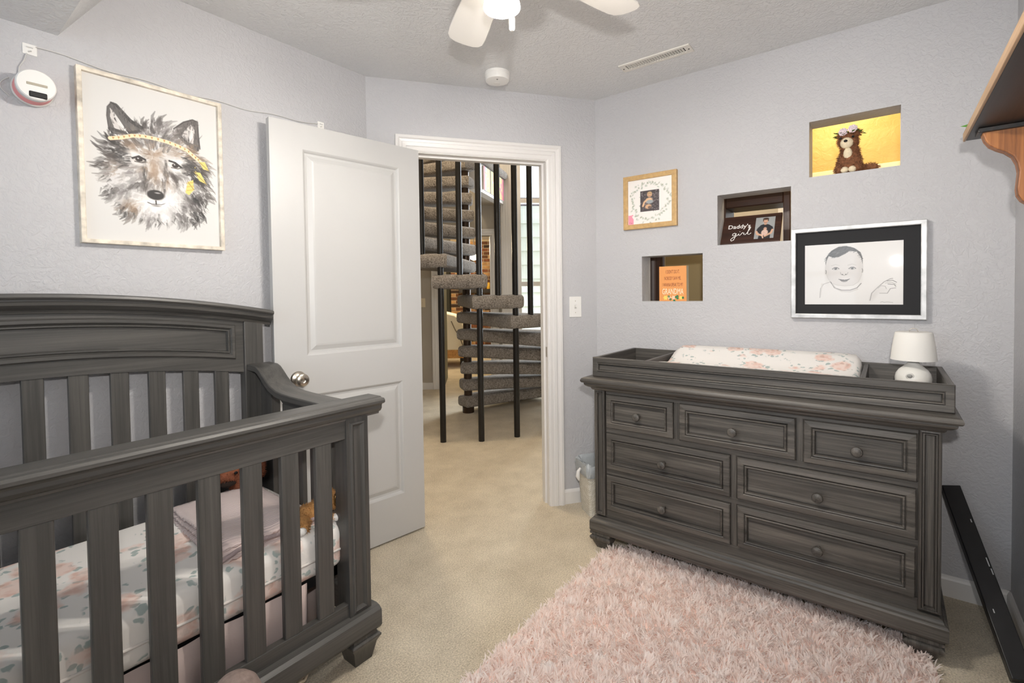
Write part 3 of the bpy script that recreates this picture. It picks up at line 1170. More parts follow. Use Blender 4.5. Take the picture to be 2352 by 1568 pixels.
# ears: dark rims and inner hair
c.line([(0.195, 0.149), (0.228, 0.155), (0.273, 0.194), (0.32, 0.234), (0.393, 0.264)], .007, (44, 41, 40), .8, .016)
c.line([(0.195, 0.149), (0.169, 0.18), (0.164, 0.235), (0.177, 0.33)], .004, (60, 56, 54), .8)
c.line([(0.637, 0.225), (0.717, 0.165), (0.79, 0.135), (0.831, 0.142), (0.836, 0.24), (0.845, 0.325)], .005, (52, 48, 46), .8)
c.line([(0.224, 0.243), (0.27, 0.289), (0.305, 0.31)], .013, (48, 45, 44), .85, .006)
c.line([(0.76, 0.221), (0.755, 0.289)], .010, (50, 46, 45), .8, .005)
c.line([(0.18, 0.31), (0.30, 0.318), (0.38, 0.29)], .012, (60, 56, 55), .8)
for q in range(26):
    t = q / 25
    c.line([(0.235 + .07 * t, 0.27 + .05 * t), (0.20 + .05 * t, 0.19 + .06 * t)], .0025, (232, 229, 226), .6, .0006)
    c.line([(0.765 + .02 * t, 0.285 - .03 * t), (0.735 + .06 * t, 0.21 - .03 * t)], .0025, (226, 222, 218), .6, .0006)
for q in range(140):
    P_ = ear_l if q % 2 else ear_r
    u, v = P_[pr.integers(len(P_))]
    cu_, cv_ = (.27, .26) if q % 2 else (.76, .26)
    f = pr.uniform(.0, .55)
    u, v = u + (cu_ - u) * f, v + (cv_ - v) * f
    g_ = pr.uniform(45, 120)
    c.line([(u, v), (u + pr.normal(0, .012), v - pr.uniform(.012, .035))], .005, (g_, g_ * .95, g_ * .93), .5, .0008)
# muzzle
c.blob(.49, .745, .085, .052, (233, 230, 227), .85, .4)
c.blob(.40, .70, .05, .03, (226, 222, 218), .6, .5)
c.blob(.575, .685, .045, .03, (226, 222, 218), .6, .5)
for q in range(60):
    s_ = -1 if q % 2 else 1
    f = pr.uniform(0, 1)
    u, v = .487 + s_ * (.085 - .02 * f + pr.normal(0, .008)), .44 + .21 * f
    g_ = pr.uniform(60, 120)
    c.line([(u, v), (u + s_ * pr.uniform(-.004, .012), v + pr.uniform(.03, .06))], .006, (g_, g_ * .93, g_ * .88), .45, .001)
for q in range(90):
    s_ = -1 if q % 2 else 1
    u0_, v0_ = (.36, .455) if s_ < 0 else (.655, .455)
    a_ = pr.uniform(-1.2, 1.4)
    u, v = u0_ + s_ * pr.uniform(.03, .12), v0_ + pr.uniform(-.05, .07)
    g_ = pr.uniform(36, 84)
    c.line([(u, v), (u + s_ * .045, v + pr.uniform(-.02, .03))], .0065, (g_, g_ * .96, g_ * .94), .5, .001)
for q in range(70):
    u = .487 + pr.normal(0, .07)
    v = pr.uniform(.24, .40)
    g_ = pr.uniform(60, 150)
    c.line([(u, v), (u + (u - .487) * .35, v - pr.uniform(.03, .06))], .005, (g_, g_ * .95, g_ * .92), .5, .0008)
c.blob(.475, .50, .035, .10, (176, 152, 130), .55, .6)
c.blob(.486, .682, .064, .043, (30, 26, 24), 1, .12)
c.blob(.50, .668, .022, .006, (190, 186, 184), .8, .4)
c.line([(.486, .72), (.488, .742)], .005, (36, 32, 30), .9)
c.line([(0.425, 0.735), (0.455, 0.744), (0.49, 0.741), (0.525, 0.742), (0.555, 0.730)], .0036, (46, 42, 40), .9, .002)
c.blob(.489, .752, .03, .008, (90, 84, 80), .6, .5)
# eyes
for u, v, s_ in ((0.373, 0.469, -1), (0.642, 0.470, 1)):
    c.blob(u + .02 * s_, v - .026, .060, .026, (232, 230, 228), .85, .5, -.3 * s_)
    c.blob(u, v + .028, .050, .016, (228, 225, 222), .75, .5)
    c.line([(u - .045, v - .014 - .012 * s_), (u, v - .02), (u + .045, v + .004 * s_)], .008, (34, 30, 29), .95)
    c.blob(u, v, .026, .019, (40, 32, 28), 1, .15)
    c.blob(u - .006, v - .006, .006, .005, (225, 225, 225), .9, .4)
    c.line([(u - .03, v + .016), (u + .02, v + .018), (u + .05, v + .006)], .004, (60, 54, 50), .9)
for q in range(22):
    s_ = -1 if q % 2 else 1
    u, v = .49 + s_ * pr.uniform(.06, .11), pr.uniform(.69, .74)
    c.line([(u, v), (u + s_ * pr.uniform(.06, .14), v + pr.uniform(-.03, .05))], .0015, (240, 238, 236), .8, .0006)
# headband and feathers
band = [(0.182, 0.369), (0.256, 0.352), (0.329, 0.327), (0.403, 0.317), (0.493, 0.316), (0.586, 0.322), (0.668, 0.335), (0.738, 0.352), (0.795, 0.386), (0.841, 0.411)]
c.line(band, .0155, (243, 216, 178), 1)
for i in range(len(band) - 1):
    for f in (0.25, 0.75):
        u = band[i][0] + (band[i + 1][0] - band[i][0]) * f
        v = band[i][1] + (band[i + 1][1] - band[i][1]) * f
        c.poly([(u - .009, v - .008), (u + .009, v - .007), (u, v + .008)], (188, 138, 84))
for P_ in ([(0.835, 0.416), (0.883, 0.409), (0.915, 0.466), (0.866, 0.461)], [(0.791, 0.49), (0.843, 0.489), (0.893, 0.563), (0.833, 0.546)], [(0.737, 0.565), (0.781, 0.547), (0.786, 0.614), (0.744, 0.655), (0.715, 0.64)]):
    c.poly(P_, (226, 204, 116))
    (u0, v0), (u1, v1) = P_[0], P_[2]
    c.line([(u0, v0), (u1, v1)], .004, (150, 128, 70), .8)
for v in (.575, .60, .625):
    c.line([(.728, v), (.785, v - .012)], .003, (196, 160, 70), .9)
for u, v in ((.80, .46), (.805, .485), (.81, .51)):
    c.blob(u, v, .010, .010, (40, 38, 36), 1, .2)
    c.blob(u, v, .005, .005, (214, 190, 120), 1, .2)
c.panel('print', lambda u, v: (WX0 + 0.012 + u * (WX1 - WX0 - 0.024), YL - 0.0135, WZ1 - 0.012 - v * (WZ1 - WZ0 - 0.024)), INK, wf)

# ---- pencil portrait in a silver frame, right wall
PY0, PY1, PZ0, PZ1 = -0.129, 0.360, 1.133, 1.547
SILVER = plain('silver_leaf', S(188, 188, 188), 0.42, 0.45, noise=0.25, nscale=22)
MATBLACK = plain('black_mat_board', S(38, 38, 40), 0.85)
pf = thing('portrait_picture', 'pencil portrait of a baby with raised hand, black mat and silver frame', 'picture', (XR, (PY0 + PY1) / 2, PZ0))


def ry_corner(y0, y1, z0, z1):
    return lambda i, d: [(XR - d, y, z) for y, z in ((y0 + i, z0 + i), (y1 - i, z0 + i), (y1 - i, z1 - i), (y0 + i, z1 - i))]


frame_ring('frame', SILVER, pf, ry_corner(PY0, PY1, PZ0, PZ1), 0.020, 0.032)
MB().box(XR - 0.016, PY0 + .006, PZ0 + .006, XR - 0.001, PY1 - .006, PZ1 - .006).build('mat_board', MATBLACK, pf)
c = Canvas(0.357, 0.304, 230, (212, 210, 208))
face = [(0.23, 0.308), (0.226, 0.459), (0.256, 0.573), (0.29, 0.649), (0.355, 0.683), (0.428, 0.697), (0.515, 0.687), (0.569, 0.633), (0.599, 0.524), (0.611, 0.404), (0.605, 0.259), (0.566, 0.147), (0.495, 0.068), (0.432, 0.045), (0.351, 0.063), (0.27, 0.149)]
hair = [(0.227, 0.346), (0.23, 0.221), (0.287, 0.112), (0.368, 0.05), (0.447, 0.047), (0.526, 0.083), (0.589, 0.161), (0.611, 0.259), (0.609, 0.356), (0.593, 0.246), (0.55, 0.146), (0.48, 0.128), (0.432, 0.173), (0.368, 0.218), (0.312, 0.226), (0.262, 0.198), (0.241, 0.259)]
c.poly(face, (204, 201, 199))
c.line(face + face[:1], .003, (176, 173, 170), .6)
for u in (.24, .26, .58, .595):
    c.blob(u, .45, .02, .14, (196, 193, 190), .35, .7)
c.blob(.43, .60, .12, .06, (206, 203, 200), .35, .7)
c.blob(.30, .52, .04, .05, (200, 197, 195), .35, .8)
c.blob(.56, .52, .035, .05, (200, 197, 195), .35, .8)
c.poly(hair, (112, 110, 109))
hairm = c.mask(hair)
for q in range(420):
    u, v = pr.uniform(.225, .615), pr.uniform(.045, .36)
    if not hairm[min(c.ny - 1, int(v * c.ny)), min(c.nx - 1, int(u * c.nx))]:
        continue
    g = pr.uniform(70, 165)
    sw = .018
    c.line([(u - sw, v + .016), (u, v), (u + sw * .6, v - .010)], .0022, (g, g, g), .55, .0008)
for u, v, s_ in ((0.334, 0.409, -1), (0.505, 0.411, 1)):
    c.blob(u, v, .034, .018, (205, 202, 200), .8, .4)
    c.line([(u - .035, v + .004), (u - .012, v - .018), (u + .015, v - .018), (u + .036, v + .004)], .0035, (88, 86, 85), .9)
    c.line([(u - .03, v + .012), (u, v + .022), (u + .03, v + .012)], .002, (140, 138, 136), .7)
    c.blob(u, v, .014, .014, (110, 108, 107), 1, .2)
    c.blob(u, v, .007, .007, (40, 39, 38), 1, .2)
    c.blob(u - .004, v - .006, .003, .003, (240, 240, 240), 1, .3)
    c.line([(u - .045, v - .05), (u, v - .07), (u + .04, v - .05)], .004, (178, 175, 172), .7, .002)
c.line([(0.385, 0.47), (0.390, 0.505), (0.422, 0.525), (0.455, 0.505), (0.462, 0.475)], .0025, (150, 147, 145), .8)
c.blob(.405, .507, .008, .006, (110, 108, 106), .8, .4)
c.blob(.440, .507, .008, .006, (110, 108, 106), .8, .4)
c.poly([(0.367, 0.584), (0.403, 0.588), (0.427, 0.594), (0.451, 0.588), (0.479, 0.583), (0.451, 0.624), (0.422, 0.633), (0.395, 0.622)], (150, 147, 145))
c.line([(0.367, 0.584), (0.403, 0.600), (0.451, 0.600), (0.479, 0.583)], .003, (80, 78, 77), .9)
for u, v in ((0.231, 0.459), (0.605, 0.452)):
    c.blob(u, v, .014, .035, (200, 197, 194), .9, .3)
    c.line([(u, v - .03), (u + .004, v), (u, v + .03)], .003, (110, 108, 106), .8)
c.line([(0.281, 0.624), (0.323, 0.724), (0.396, 0.763), (0.484, 0.765), (0.554, 0.729), (0.595, 0.658)], .004, (120, 118, 116), .8)
c.line([(0.30, 0.66), (0.34, 0.74), (0.40, 0.785), (0.484, 0.79), (0.56, 0.75)], .007, (190, 187, 184), .6)
c.line([(0.281, 0.624), (0.207, 0.659), (0.174, 0.734), (0.167, 0.885)], .003, (160, 157, 155), .8)
c.line([(0.19, 0.659), (0.183, 0.759), (0.178, 0.873)], .010, (200, 197, 194), .6, .002)
c.line([(0.683, 0.932), (0.7, 0.817), (0.76, 0.722), (0.819, 0.64), (0.877, 0.595), (0.899, 0.589)], .0035, (128, 126, 124), .85)
c.line([(0.776, 0.818), (0.85, 0.819), (0.878, 0.748), (0.929, 0.737)], .003, (130, 128, 126), .85)
c.line([(0.848, 0.629), (0.899, 0.619), (0.936, 0.651)], .0035, (120, 118, 116), .85)
c.line([(0.856, 0.677), (0.914, 0.683), (0.929, 0.714)], .0035, (120, 118, 116), .85)
c.line([(0.83, 0.66), (0.89, 0.65), (0.93, 0.68)], .003, (150, 147, 145), .7)
c.line([(0.76, 0.74), (0.79, 0.70), (0.83, 0.71), (0.84, 0.75)], .003, (140, 138, 136), .7)
c.blob(.79, .76, .05, .05, (205, 202, 200), .5, .7)
c.blob(.72, .85, .025, .07, (196, 193, 190), .5, .7, .4)
c.line([(0.784, 0.961), (0.80, 0.952), (0.821, 0.962), (0.85, 0.955), (0.902, 0.965)], .0015, (130, 128, 126), .9)
c.a = np.clip(0.83 - (0.83 - c.a) * 1.5, 0.05, 1)
c.panel('print', lambda u, v: (XR - 0.0175, 0.304 - u * 0.357, 1.468 - v * 0.272), INKG, pf)

# ---- square wreath picture in a light oak frame, right wall
OAK = plain('light_oak', S(196, 160, 106), 0.5, noise=0.12, nscale=60)
gf = thing('wreath_picture', 'square oak-framed baby photograph inside a painted leaf wreath', 'picture', (XR, 1.053, 1.621))
GY0, GY1, GZ0, GZ1 = 0.900, 1.207, 1.621, 1.922
frame_ring('frame', OAK, gf, ry_corner(GY0, GY1, GZ0, GZ1), 0.026, 0.022)
c = Canvas(0.26, 0.256, 110, (238, 233, 228))
for q in range(90):
    a = q / 90 * 2 * math.pi
    r_ = 0.40 + pr.normal(0, .035)
    u, v = .5 + r_ * math.cos(a), .5 + r_ * math.sin(a)
    g = [(176, 186, 172), (196, 200, 186), (160, 166, 146), (206, 208, 200)][q % 4]
    c.blob(u, v, pr.uniform(.018, .032), pr.uniform(.012, .02), g, .75, .3, a + pr.normal(0, .7))
    if q % 3 == 0:
        c.line([(u - .02, v + .02), (u + .02, v - .02)], .003, (140, 140, 116), .7)
c.poly([(.29, .27), (.71, .27), (.71, .72), (.29, .72)], (74, 66, 68))
for q in range(160):
    u, v = pr.uniform(.30, .70), pr.uniform(.28, .71)
    g = pr.choice([46, 70, 120, 165, 185])
    a = pr.uniform(0, 3.1)
    c.line([(u, v), (u + .03 * math.cos(a), v + .03 * math.sin(a))], .005, (g, g * .92, g * .93), .6)
for q in [(0.50, .36, .055, .055, (222, 180, 142)), (.50, .33, .05, .03, (196, 160, 118)), (.49, .49, .075, .06, (228, 186, 148)), (.50, .52, .08, .04, (160, 166, 170)), (.47, .62, .07, .05, (218, 174, 136)), (.50, .64, .04, .03, (120, 96, 84))]:
    c.blob(*q, 1, .2)
c.line([(.45, .46), (.38, .52), (.35, .60)], .020, (224, 182, 144), 1)
c.line([(.47, .385), (.50, .395), (.53, .385)], .005, (140, 84, 70), 1)
c.blob(.48, .355, .006, .006, (50, 38, 34), 1, .3)
c.blob(.52, .352, .006, .006, (50, 38, 34), 1, .3)
c.poly([(.02, .78), (.13, .77), (.14, .985), (.015, .985)], (240, 152, 172))
c.poly([(.10, .80), (.14, .80), (.13, .87)], (238, 233, 228))
c.blob(.05, .94, .008, .006, (90, 50, 60), 1, .3)
c.blob(.09, .95, .008, .008, (90, 50, 60), 1, .3)
c.panel('print', lambda u, v: (XR - 0.013, GY1 - .024 - u * (GY1 - GY0 - .048), GZ1 - .024 - v * (GZ1 - GZ0 - .048)), INK, gf)
MB().box(XR - 0.012, GY0 + .006, GZ0 + .006, XR - 0.001, GY1 - .006, GZ1 - .006).build('backing', OAK, gf)

# ---- canvases on the loft parapet
for i, (u0, cols) in enumerate(((0.20, [(232, 90, 90), (150, 190, 220), (206, 224, 90), (220, 170, 70)]), (0.46, [(214, 222, 80), (236, 190, 60), (170, 140, 200), (240, 140, 60)]), (0.74, [(210, 50, 110), (240, 220, 80), (240, 150, 60), (180, 60, 90)]))):
    lab = ['bright canvas of red, blue and lime bands on the loft parapet', 'bright canvas of lime, gold and violet bands on the loft parapet', 'bright canvas of magenta, yellow and orange bands on the loft parapet'][i]
    t_ = thing('canvas_painting', lab, 'painting', par(u0 + .11, 0, 2.47), 'canvases on the loft parapet')
    pbox(MB(), u0, u0 + 0.22, -0.014, 0.002, 2.465, 2.735).build('stretcher', WHITE, t_)
    c = Canvas(0.22, 0.27, 40, cols[0])
    for k in range(4):
        c.poly([(k * .25, 0), (k * .25 + .25, 0), (k * .25 + .32, 1), (k * .25 - .06, 1)], cols[k], .9)
    for q in range(14):
        c.blob(pr.uniform(.3, .7), pr.uniform(.2, .85), pr.uniform(.04, .12), pr.uniform(.04, .1), cols[pr.integers(4)], .8, .4)
    c.line([(.35, .2), (.5, .5), (.45, .9)], .05, cols[3], .9)
    c.line([(.65, .2), (.5, .5)], .04, cols[3], .9)
    c.panel('painted_face', lambda u, v, u0=u0: par(u0 + u * .22, -0.0155, 2.735 - v * .27), INK, t_)

# ================================================================== SIDE ROOM BEHIND THE RIGHT WALL (seen through the three openings)
struct(weld(holed(MB(), lambda u, d, z: (4.3 + d, u, z), -1.4, 1.42, 0, 2.7, [(0.30, 0.68, 1.35, 2.0)], 0, 0.1).build('wall_side_back', HALLPAINT)))
window_unit('window_3', lambda u, d, z: (4.3 + d, u, z), 0.30, 0.68, 1.35, 2.0, [], [], 0.0, 0.08, 0.035)
struct(MB().box(2.77, -1.5, 0, 4.4, -1.4, 2.7).build('wall_side_near', OLIVE))
struct(MB().box(2.77, -1.4, 2.7, 4.4, 1.6, 2.8).build('ceiling_side', CEIL))
struct(MB().box(2.645, -1.5, HC + 0.1, 2.77, 1.42, 2.8).build('wall_side_upper', OLIVE))
struct(MB().box(3.5, -1.4, 0, 3.6, 0.46, 2.7).build('wall_yellow', YELLOW))
struct(MB().box(3.485, -1.4, 1.925, 3.5, 0.46, 1.975).build('trim_5', plain('cream_trim', S(246, 226, 180), 0.5), bevel=0.004))
struct(MB().box(3.5, 0.95, 0, 3.6, 1.42, 2.7).build('wall_olive', OLIVE))
DKW = wood('dark_walnut', S(36, 22, 16), S(62, 38, 27), S(92, 60, 42), 'z', 0.4)
DKWY = wood('dark_walnut_y', S(34, 18, 12), S(56, 32, 23), S(80, 50, 36), 'y', 0.4)
o = MB().lathe([(0.10, 0), (0.10, 0.05), (0.075, 0.07), (0.072, 1.0), (0.075, 2.6), (0.10, 2.62), (0.10, 2.7)], 28, (3.06, 1.205, 0)).build('wooden_column', DKW, None, smooth=40)
tag(o, 'round dark brown column behind the lowest wall opening', 'column')
hu = thing('open_hutch', 'dark walnut hutch frame standing behind the middle wall opening', 'cabinet', (3.1, 0.60, 0))
for y in (0.415, 0.745):
    MB().box(3.0, y, 0, 3.2, y + 0.035, 1.95).build('side_post', DKW, hu, bevel=0.004)
MB().box(3.0, 0.45, 1.738, 3.2, 0.745, 1.95).build('top_rail', DKWY, hu, bevel=0.006)
MB().box(3.0, 0.45, 1.40, 3.2, 0.745, 1.43).build('shelf', DKWY, hu, bevel=0.003)
MB().box(3.0, 0.45, 0.0, 3.2, 0.745, 0.90).build('lower_cabinet', DKWY, hu, bevel=0.003)

# ---- bear in the top opening
FUR = plain('brown_sisal_fur', S(134, 88, 58), 0.9, noise=0.35, nscale=90, bump=0.9, bscale=150)
CREAMFUR = plain('cream_felt', S(232, 216, 184), 0.9, bump=0.5, bscale=160)
BEAD = plain('black_bead', S(16, 14, 14), 0.15)


def remesh(o, vox=0.006, it=4):
    r = o.modifiers.new('remesh', 'REMESH')
    r.mode = 'VOXEL'
    r.voxel_size = vox
    r.use_smooth_shade = True
    s_ = o.modifiers.new('smooth', 'SMOOTH')
    s_.factor = 0.5
    s_.iterations = it
    return o


def fur(name, mat, parent, balls, n, length, width, seed=1, lean=(0, 0, -0.4)):
    """short straw fibres standing on a set of ellipsoids, one part"""
    g = np.random.default_rng(seed)
    V, F = [], []
    for c_, r_ in balls:
        r_ = np.array(r_ if isinstance(r_, (tuple, list)) else (r_,) * 3, float)
        k = int(n * (r_[0] * r_[2] * 1.0) / sum((np.array(q[1] if isinstance(q[1], (tuple, list)) else (q[1],) * 3)[[0, 2]]).prod() for q in balls))
        d = g.normal(size=(k, 3))
        d /= np.linalg.norm(d, axis=1)[:, None]
        for q in d:
            p = np.array(c_) + q * r_
            nrm = q / r_
            nrm /= np.linalg.norm(nrm)
            t = nrm + np.array(lean) + g.normal(0, .25, 3)
            t /= np.linalg.norm(t)
            s_ = np.cross(t, g.normal(size=3))
            s_ /= np.linalg.norm(s_)
            l_ = length * g.uniform(.6, 1.2)
            i0 = len(V)
            V += [tuple(p - s_ * width), tuple(p + s_ * width), tuple(p + t * l_)]
            F.append((i0, i0 + 1, i0 + 2))
    mm = MB()
    mm.add(V, F)
    o_ = mm.build(name, mat, parent)
    o_['kind'] = 'stuff'
    return o_


bx, by, bz = 2.705, 0.140, 1.785
bear = thing('bear_figure', 'brown bear ornament with cream chest wearing a flower crown in the top opening', 'ornament', (bx, by, bz))
balls = [((bx, by, bz + .055), (.042, .047, .060)), ((bx + .005, by - .002, bz + .100), (.034, .036, .045)), ((bx - .004, by + .004, bz + .150), (.037, .040, .038)),
         ((bx - .025, by + .036, bz + .022), (.030, .018, .022)), ((bx - .025, by - .034, bz + .022), (.030, .018, .022)), ((bx + .002, by - .030, bz + .185), (.012, .014, .016)),
         ((bx + .002, by + .034, bz + .183), (.012, .014, .014)), ((bx + .008, by - .075, bz + .020), (.022, .034, .020)), ((bx + .006, by - .050, bz + .022), (.020, .03, .018))]
m = MB()
for c_, r_ in balls:
    m.sphere(c_, r_, 18, 12)
remesh(m.build('body', FUR, bear), 0.005, 3)
fur('fur', FUR, bear, balls, 5200, .010, .0011, 2)
m = MB()
m.sphere((bx - .030, by + .008, bz + .138), (.020, .026, .026), 16, 10)
remesh(m.build('muzzle', CREAMFUR, bear), .004, 2)
m = MB()
m.sphere((bx - .030, by + .004, bz + .088), (.014, .018, .030), 16, 10)
remesh(m.build('chest_patch', CREAMFUR, bear), .004, 2)
for dy in (.016, -.014):
    MB().sphere((bx - .044, by + dy, bz + .016), (.012, .016, .014), 12, 8).build('paw', CREAMFUR, bear, smooth=60)
MB().sphere((bx - .054, by + .011, bz + .142), (.005, .0075, .006), 12, 8).build('nose', BEAD, bear, smooth=60)
for dy in (.030, -.016):
    MB().sphere((bx - .047, by + dy, bz + .158), .0055, 12, 8).build('eye', BEAD, bear, smooth=60)
PETAL = plain('pale_pink_petal', S(240, 222, 226), 0.8)
LEAF = plain('green_leaf', S(70, 104, 44), 0.6, noise=0.3, nscale=60)


def leaf(mb, p, d, l_, w_, up_=(0, 0, 1)):
    p, d, up_ = Vector(p), Vector(d).normalized(), Vector(up_)
    s_ = d.cross(up_).normalized()
    n_ = s_.cross(d)
    pts = [(0, 0, 0), (.3, .8, .08), (.6, 1, .12), (1, 0, 0), (.6, -1, .12), (.3, -.8, .08)]
    mb.add([tuple(p + d * (a * l_) + s_ * (b * w_) + n_ * (c_ * l_)) for a, b, c_ in pts] + [tuple(p + d * (.45 * l_) - n_ * .03 * l_)], [(0, 1, 6), (1, 2, 6), (2, 3, 6), (3, 4, 6), (4, 5, 6), (5, 0, 6)])


crown = MB()
g = random.Random(5)
for k in range(20):
    a = 2 * math.pi * k / 20
    p = (bx - .002 + .040 * math.cos(a), by + .002 + .044 * math.sin(a), bz + .180 + g.uniform(-.004, .006))
    leaf(crown, p, (math.cos(a) + g.uniform(-.6, .6), math.sin(a) + g.uniform(-.6, .6), g.uniform(-.3, .5)), g.uniform(.016, .026), .006)
crown.build('crown_leaf', LEAF, bear)
for dy, dz in ((.022, .006), (-.014, .014)):
    f_ = MB()
    c_ = Vector((bx - .028, by + dy, bz + .184 + dz))
    for ring, (nn, rr) in enumerate(((7, .013), (6, .009), (4, .004))):
        for k in range(nn):
            a = 2 * math.pi * k / nn + ring
            f_.sphere((c_.x - .004 * ring, c_.y + rr * .75 * math.cos(a), c_.z + rr * .75 * math.sin(a)), (.005, rr * .55 + .002, rr * .55 + .002), 8, 6)
    f_.build('rose', PETAL, bear, smooth=60)

# ---- photo plaque in the middle opening
ang = math.atan2(0.095, 0.165)
fr0 = Vector((2.668, 0.690, 1.503))
UX, UY = Vector((0, -1, 0)), Vector((math.sin(ang), 0, math.cos(ang)))
UN = UX.cross(UY) * -1
if UN.x > 0:
    UN = -UN
dg_ = thing('photo_plaque', 'dark wood photo plaque lettered in white leaning in the middle opening', 'picture frame', tuple(fr0))
PW, PH = 0.275, 0.172


def pq(u, v, d):
    return tuple(fr0 + UX * u + UY * v + UN * d)


m = MB()
m.loops([[pq(u, v, d) for u, v in ((0, 0), (PW, 0), (PW, PH), (0, PH))] for d in (0, -0.014)])
m.build('board', DKWY, dg_, bevel=0.002)
m = MB()
m.loops([[pq(u, v, d) for u, v in ((.13, .0), (.17, .0), (.17, .12), (.13, .12))] for d in (-0.014, -0.018)])
m.build('stand', DKW, dg_)
WINK = plain('white_lettering', S(244, 242, 238), 0.6)
text_part("Daddy's", 0.034, 1.0, WINK, dg_, pq(.082, .104, .001), UX, UY, off=0.0004)
m = MB()
gs = [[(0.068, .070), (.062, .078), (.053, .074), (.052, .065), (.060, .062), (.067, .069), (.069, .076), (.066, .056), (.060, .036), (.050, .031), (.046, .040), (.056, .052), (.074, .062), (.081, .073)],
      [(.081, .073), (.080, .064), (.086, .062), (.093, .072), (.096, .078)], [(.096, .078), (.101, .075), (.104, .075), (.103, .066), (.110, .064), (.117, .074)],
      [(.117, .074), (.127, .095), (.131, .108), (.126, .107), (.121, .085), (.120, .067), (.127, .064), (.136, .073)], [(.083, .084), (.085, .086)]]
for st in gs:
    st = [(u * 1.05, v * 1.02 - .014) for u, v in st]
    w_ = .0017
    L = []
    for i, (u, v) in enumerate(st):
        a_, b_ = st[max(i - 1, 0)], st[min(i + 1, len(st) - 1)]
        d_ = Vector((b_[0] - a_[0], b_[1] - a_[1])).normalized()
        L.append([pq(u - d_.y * w_, v + d_.x * w_, .0012), pq(u + d_.y * w_, v - d_.x * w_, .0012)])
    m.loops(L, False, False, closed=False)
m.build('script_lettering', WINK, dg_)
c = Canvas(0.095, 0.125, 64, (158, 160, 160))
c.blob(.50, .30, .45, .5, (172, 174, 173), .6, .8)
c.poly([(.12, .52), (.30, .36), (.48, .32), (.70, .36), (.90, .48), (.95, .62), (.80, .70), (.82, 1.0), (.22, 1.0), (.24, .72), (.08, .66)], (44, 44, 48))
c.blob(.52, .17, .135, .155, (214, 170, 142), 1, .1)
c.blob(.52, .085, .15, .065, (66, 50, 42), 1, .15)
c.blob(.40, .15, .025, .07, (66, 50, 42), 1, .2)
c.blob(.64, .15, .025, .07, (66, 50, 42), 1, .2)
c.blob(.47, .165, .015, .010, (60, 44, 38), 1, .3)
c.blob(.57, .165, .015, .010, (60, 44, 38), 1, .3)
c.line([(.45, .245), (.52, .262), (.59, .245)], .012, (150, 90, 80), 1)
c.blob(.52, .33, .08, .05, (206, 160, 132), 1, .2)
c.line([(.10, .66), (.16, .78), (.40, .84)], .055, (214, 172, 144), 1)
c.line([(.90, .62), (.84, .76), (.55, .88)], .055, (212, 170, 142), 1)
c.blob(.52, .72, .17, .18, (226, 196, 180), 1, .15)
c.blob(.53, .545, .085, .085, (222, 178, 152), 1, .15)
c.line([(.44, .53), (.62, .52)], .014, (120, 92, 86), .8)
c.line([(.40, .82), (.46, .96)], .035, (224, 186, 162), 1)
for q in range(20):
    c.blob(pr.uniform(.40, .66), pr.uniform(.64, .84), .03, .02, [(206, 160, 160), (236, 216, 204), (190, 150, 140)][q % 3], .6, .4)
c.panel('photograph', lambda u, v: pq(.158 + u * .088, .150 - v * .130, .001), INKG, dg_)

# ---- orange block sign in the lowest opening
ORANGE = plain('orange_print', S(236, 160, 92), 0.6)
sg = thing('block_sign', 'orange block sign about grandma with flowers, in the lowest opening', 'sign', (2.70, 0.94, 1.21))
SY0, SY1, SZ0, SZ1 = 0.868, 1.020, 1.21, 1.404
MB().box(2.684, SY0, SZ0, 2.722, SY1, SZ1).build('block', plain('cream_block', S(236, 224, 196), 0.7), sg, bevel=0.001)
MB().box(2.682, SY0, SZ0, 2.6845, SY1, SZ1).build('face', ORANGE, sg)
RED = plain('brick_red_ink', S(142, 62, 40), 0.6)
CRM = plain('cream_ink', S(250, 236, 206), 0.6)
uy = (SY0 + SY1) / 2
for txt, z, sz, xs, mt in (("I DIDN'T DO IT.", 1.372, .0275, .40, RED), ("NOBODY SAW ME.", 1.336, .0275, .40, RED), ("I WANNA SPEAK TO MY", 1.300, .0275, .385, RED), ("GRANDMA", 1.262, .046, .52, CRM)):
    text_part(txt, sz, xs, mt, sg, (2.6815, uy, z), (0, -1, 0), (0, 0, 1))
YINK, KINK = plain('yellow_ink', S(244, 220, 110), 0.6), plain('pink_ink', S(248, 208, 176), 0.6)
for dy, r_, nm, mt in ((.040, .014, 'yellow_flower', YINK), (.018, .012, 'pink_flower', KINK), (-.006, .013, 'pink_flower', KINK), (-.046, .011, 'yellow_flower', YINK)):
    pts_ = []
    for k in range(36):
        a = 2 * math.pi * k / 36
        rr_ = r_ * (.82 + .18 * math.cos(6 * a))
        pts_.append((uy + dy + rr_ * math.cos(a), 1.229 + rr_ * math.sin(a)))
    MB().prism(pts_, 'x', 2.6803, 2.682).build(nm, mt, sg)
GINK = plain('green_ink', S(52, 128, 78), 0.6)
for dy, dz in ((.027, .012), (-.024, .010), (-.034, .004), (-.020, -.006), (.020, -.010), (-.002, -.012), (-.056, -.008)):
    m3 = MB()
    leaf(m3, (2.6801, uy + dy, 1.229 + dz), (0, random.uniform(-1, 1), random.uniform(-.5, 1)), .016, .006, (-1, 0, 0))
    m3.build('green_sprig', GINK, sg)

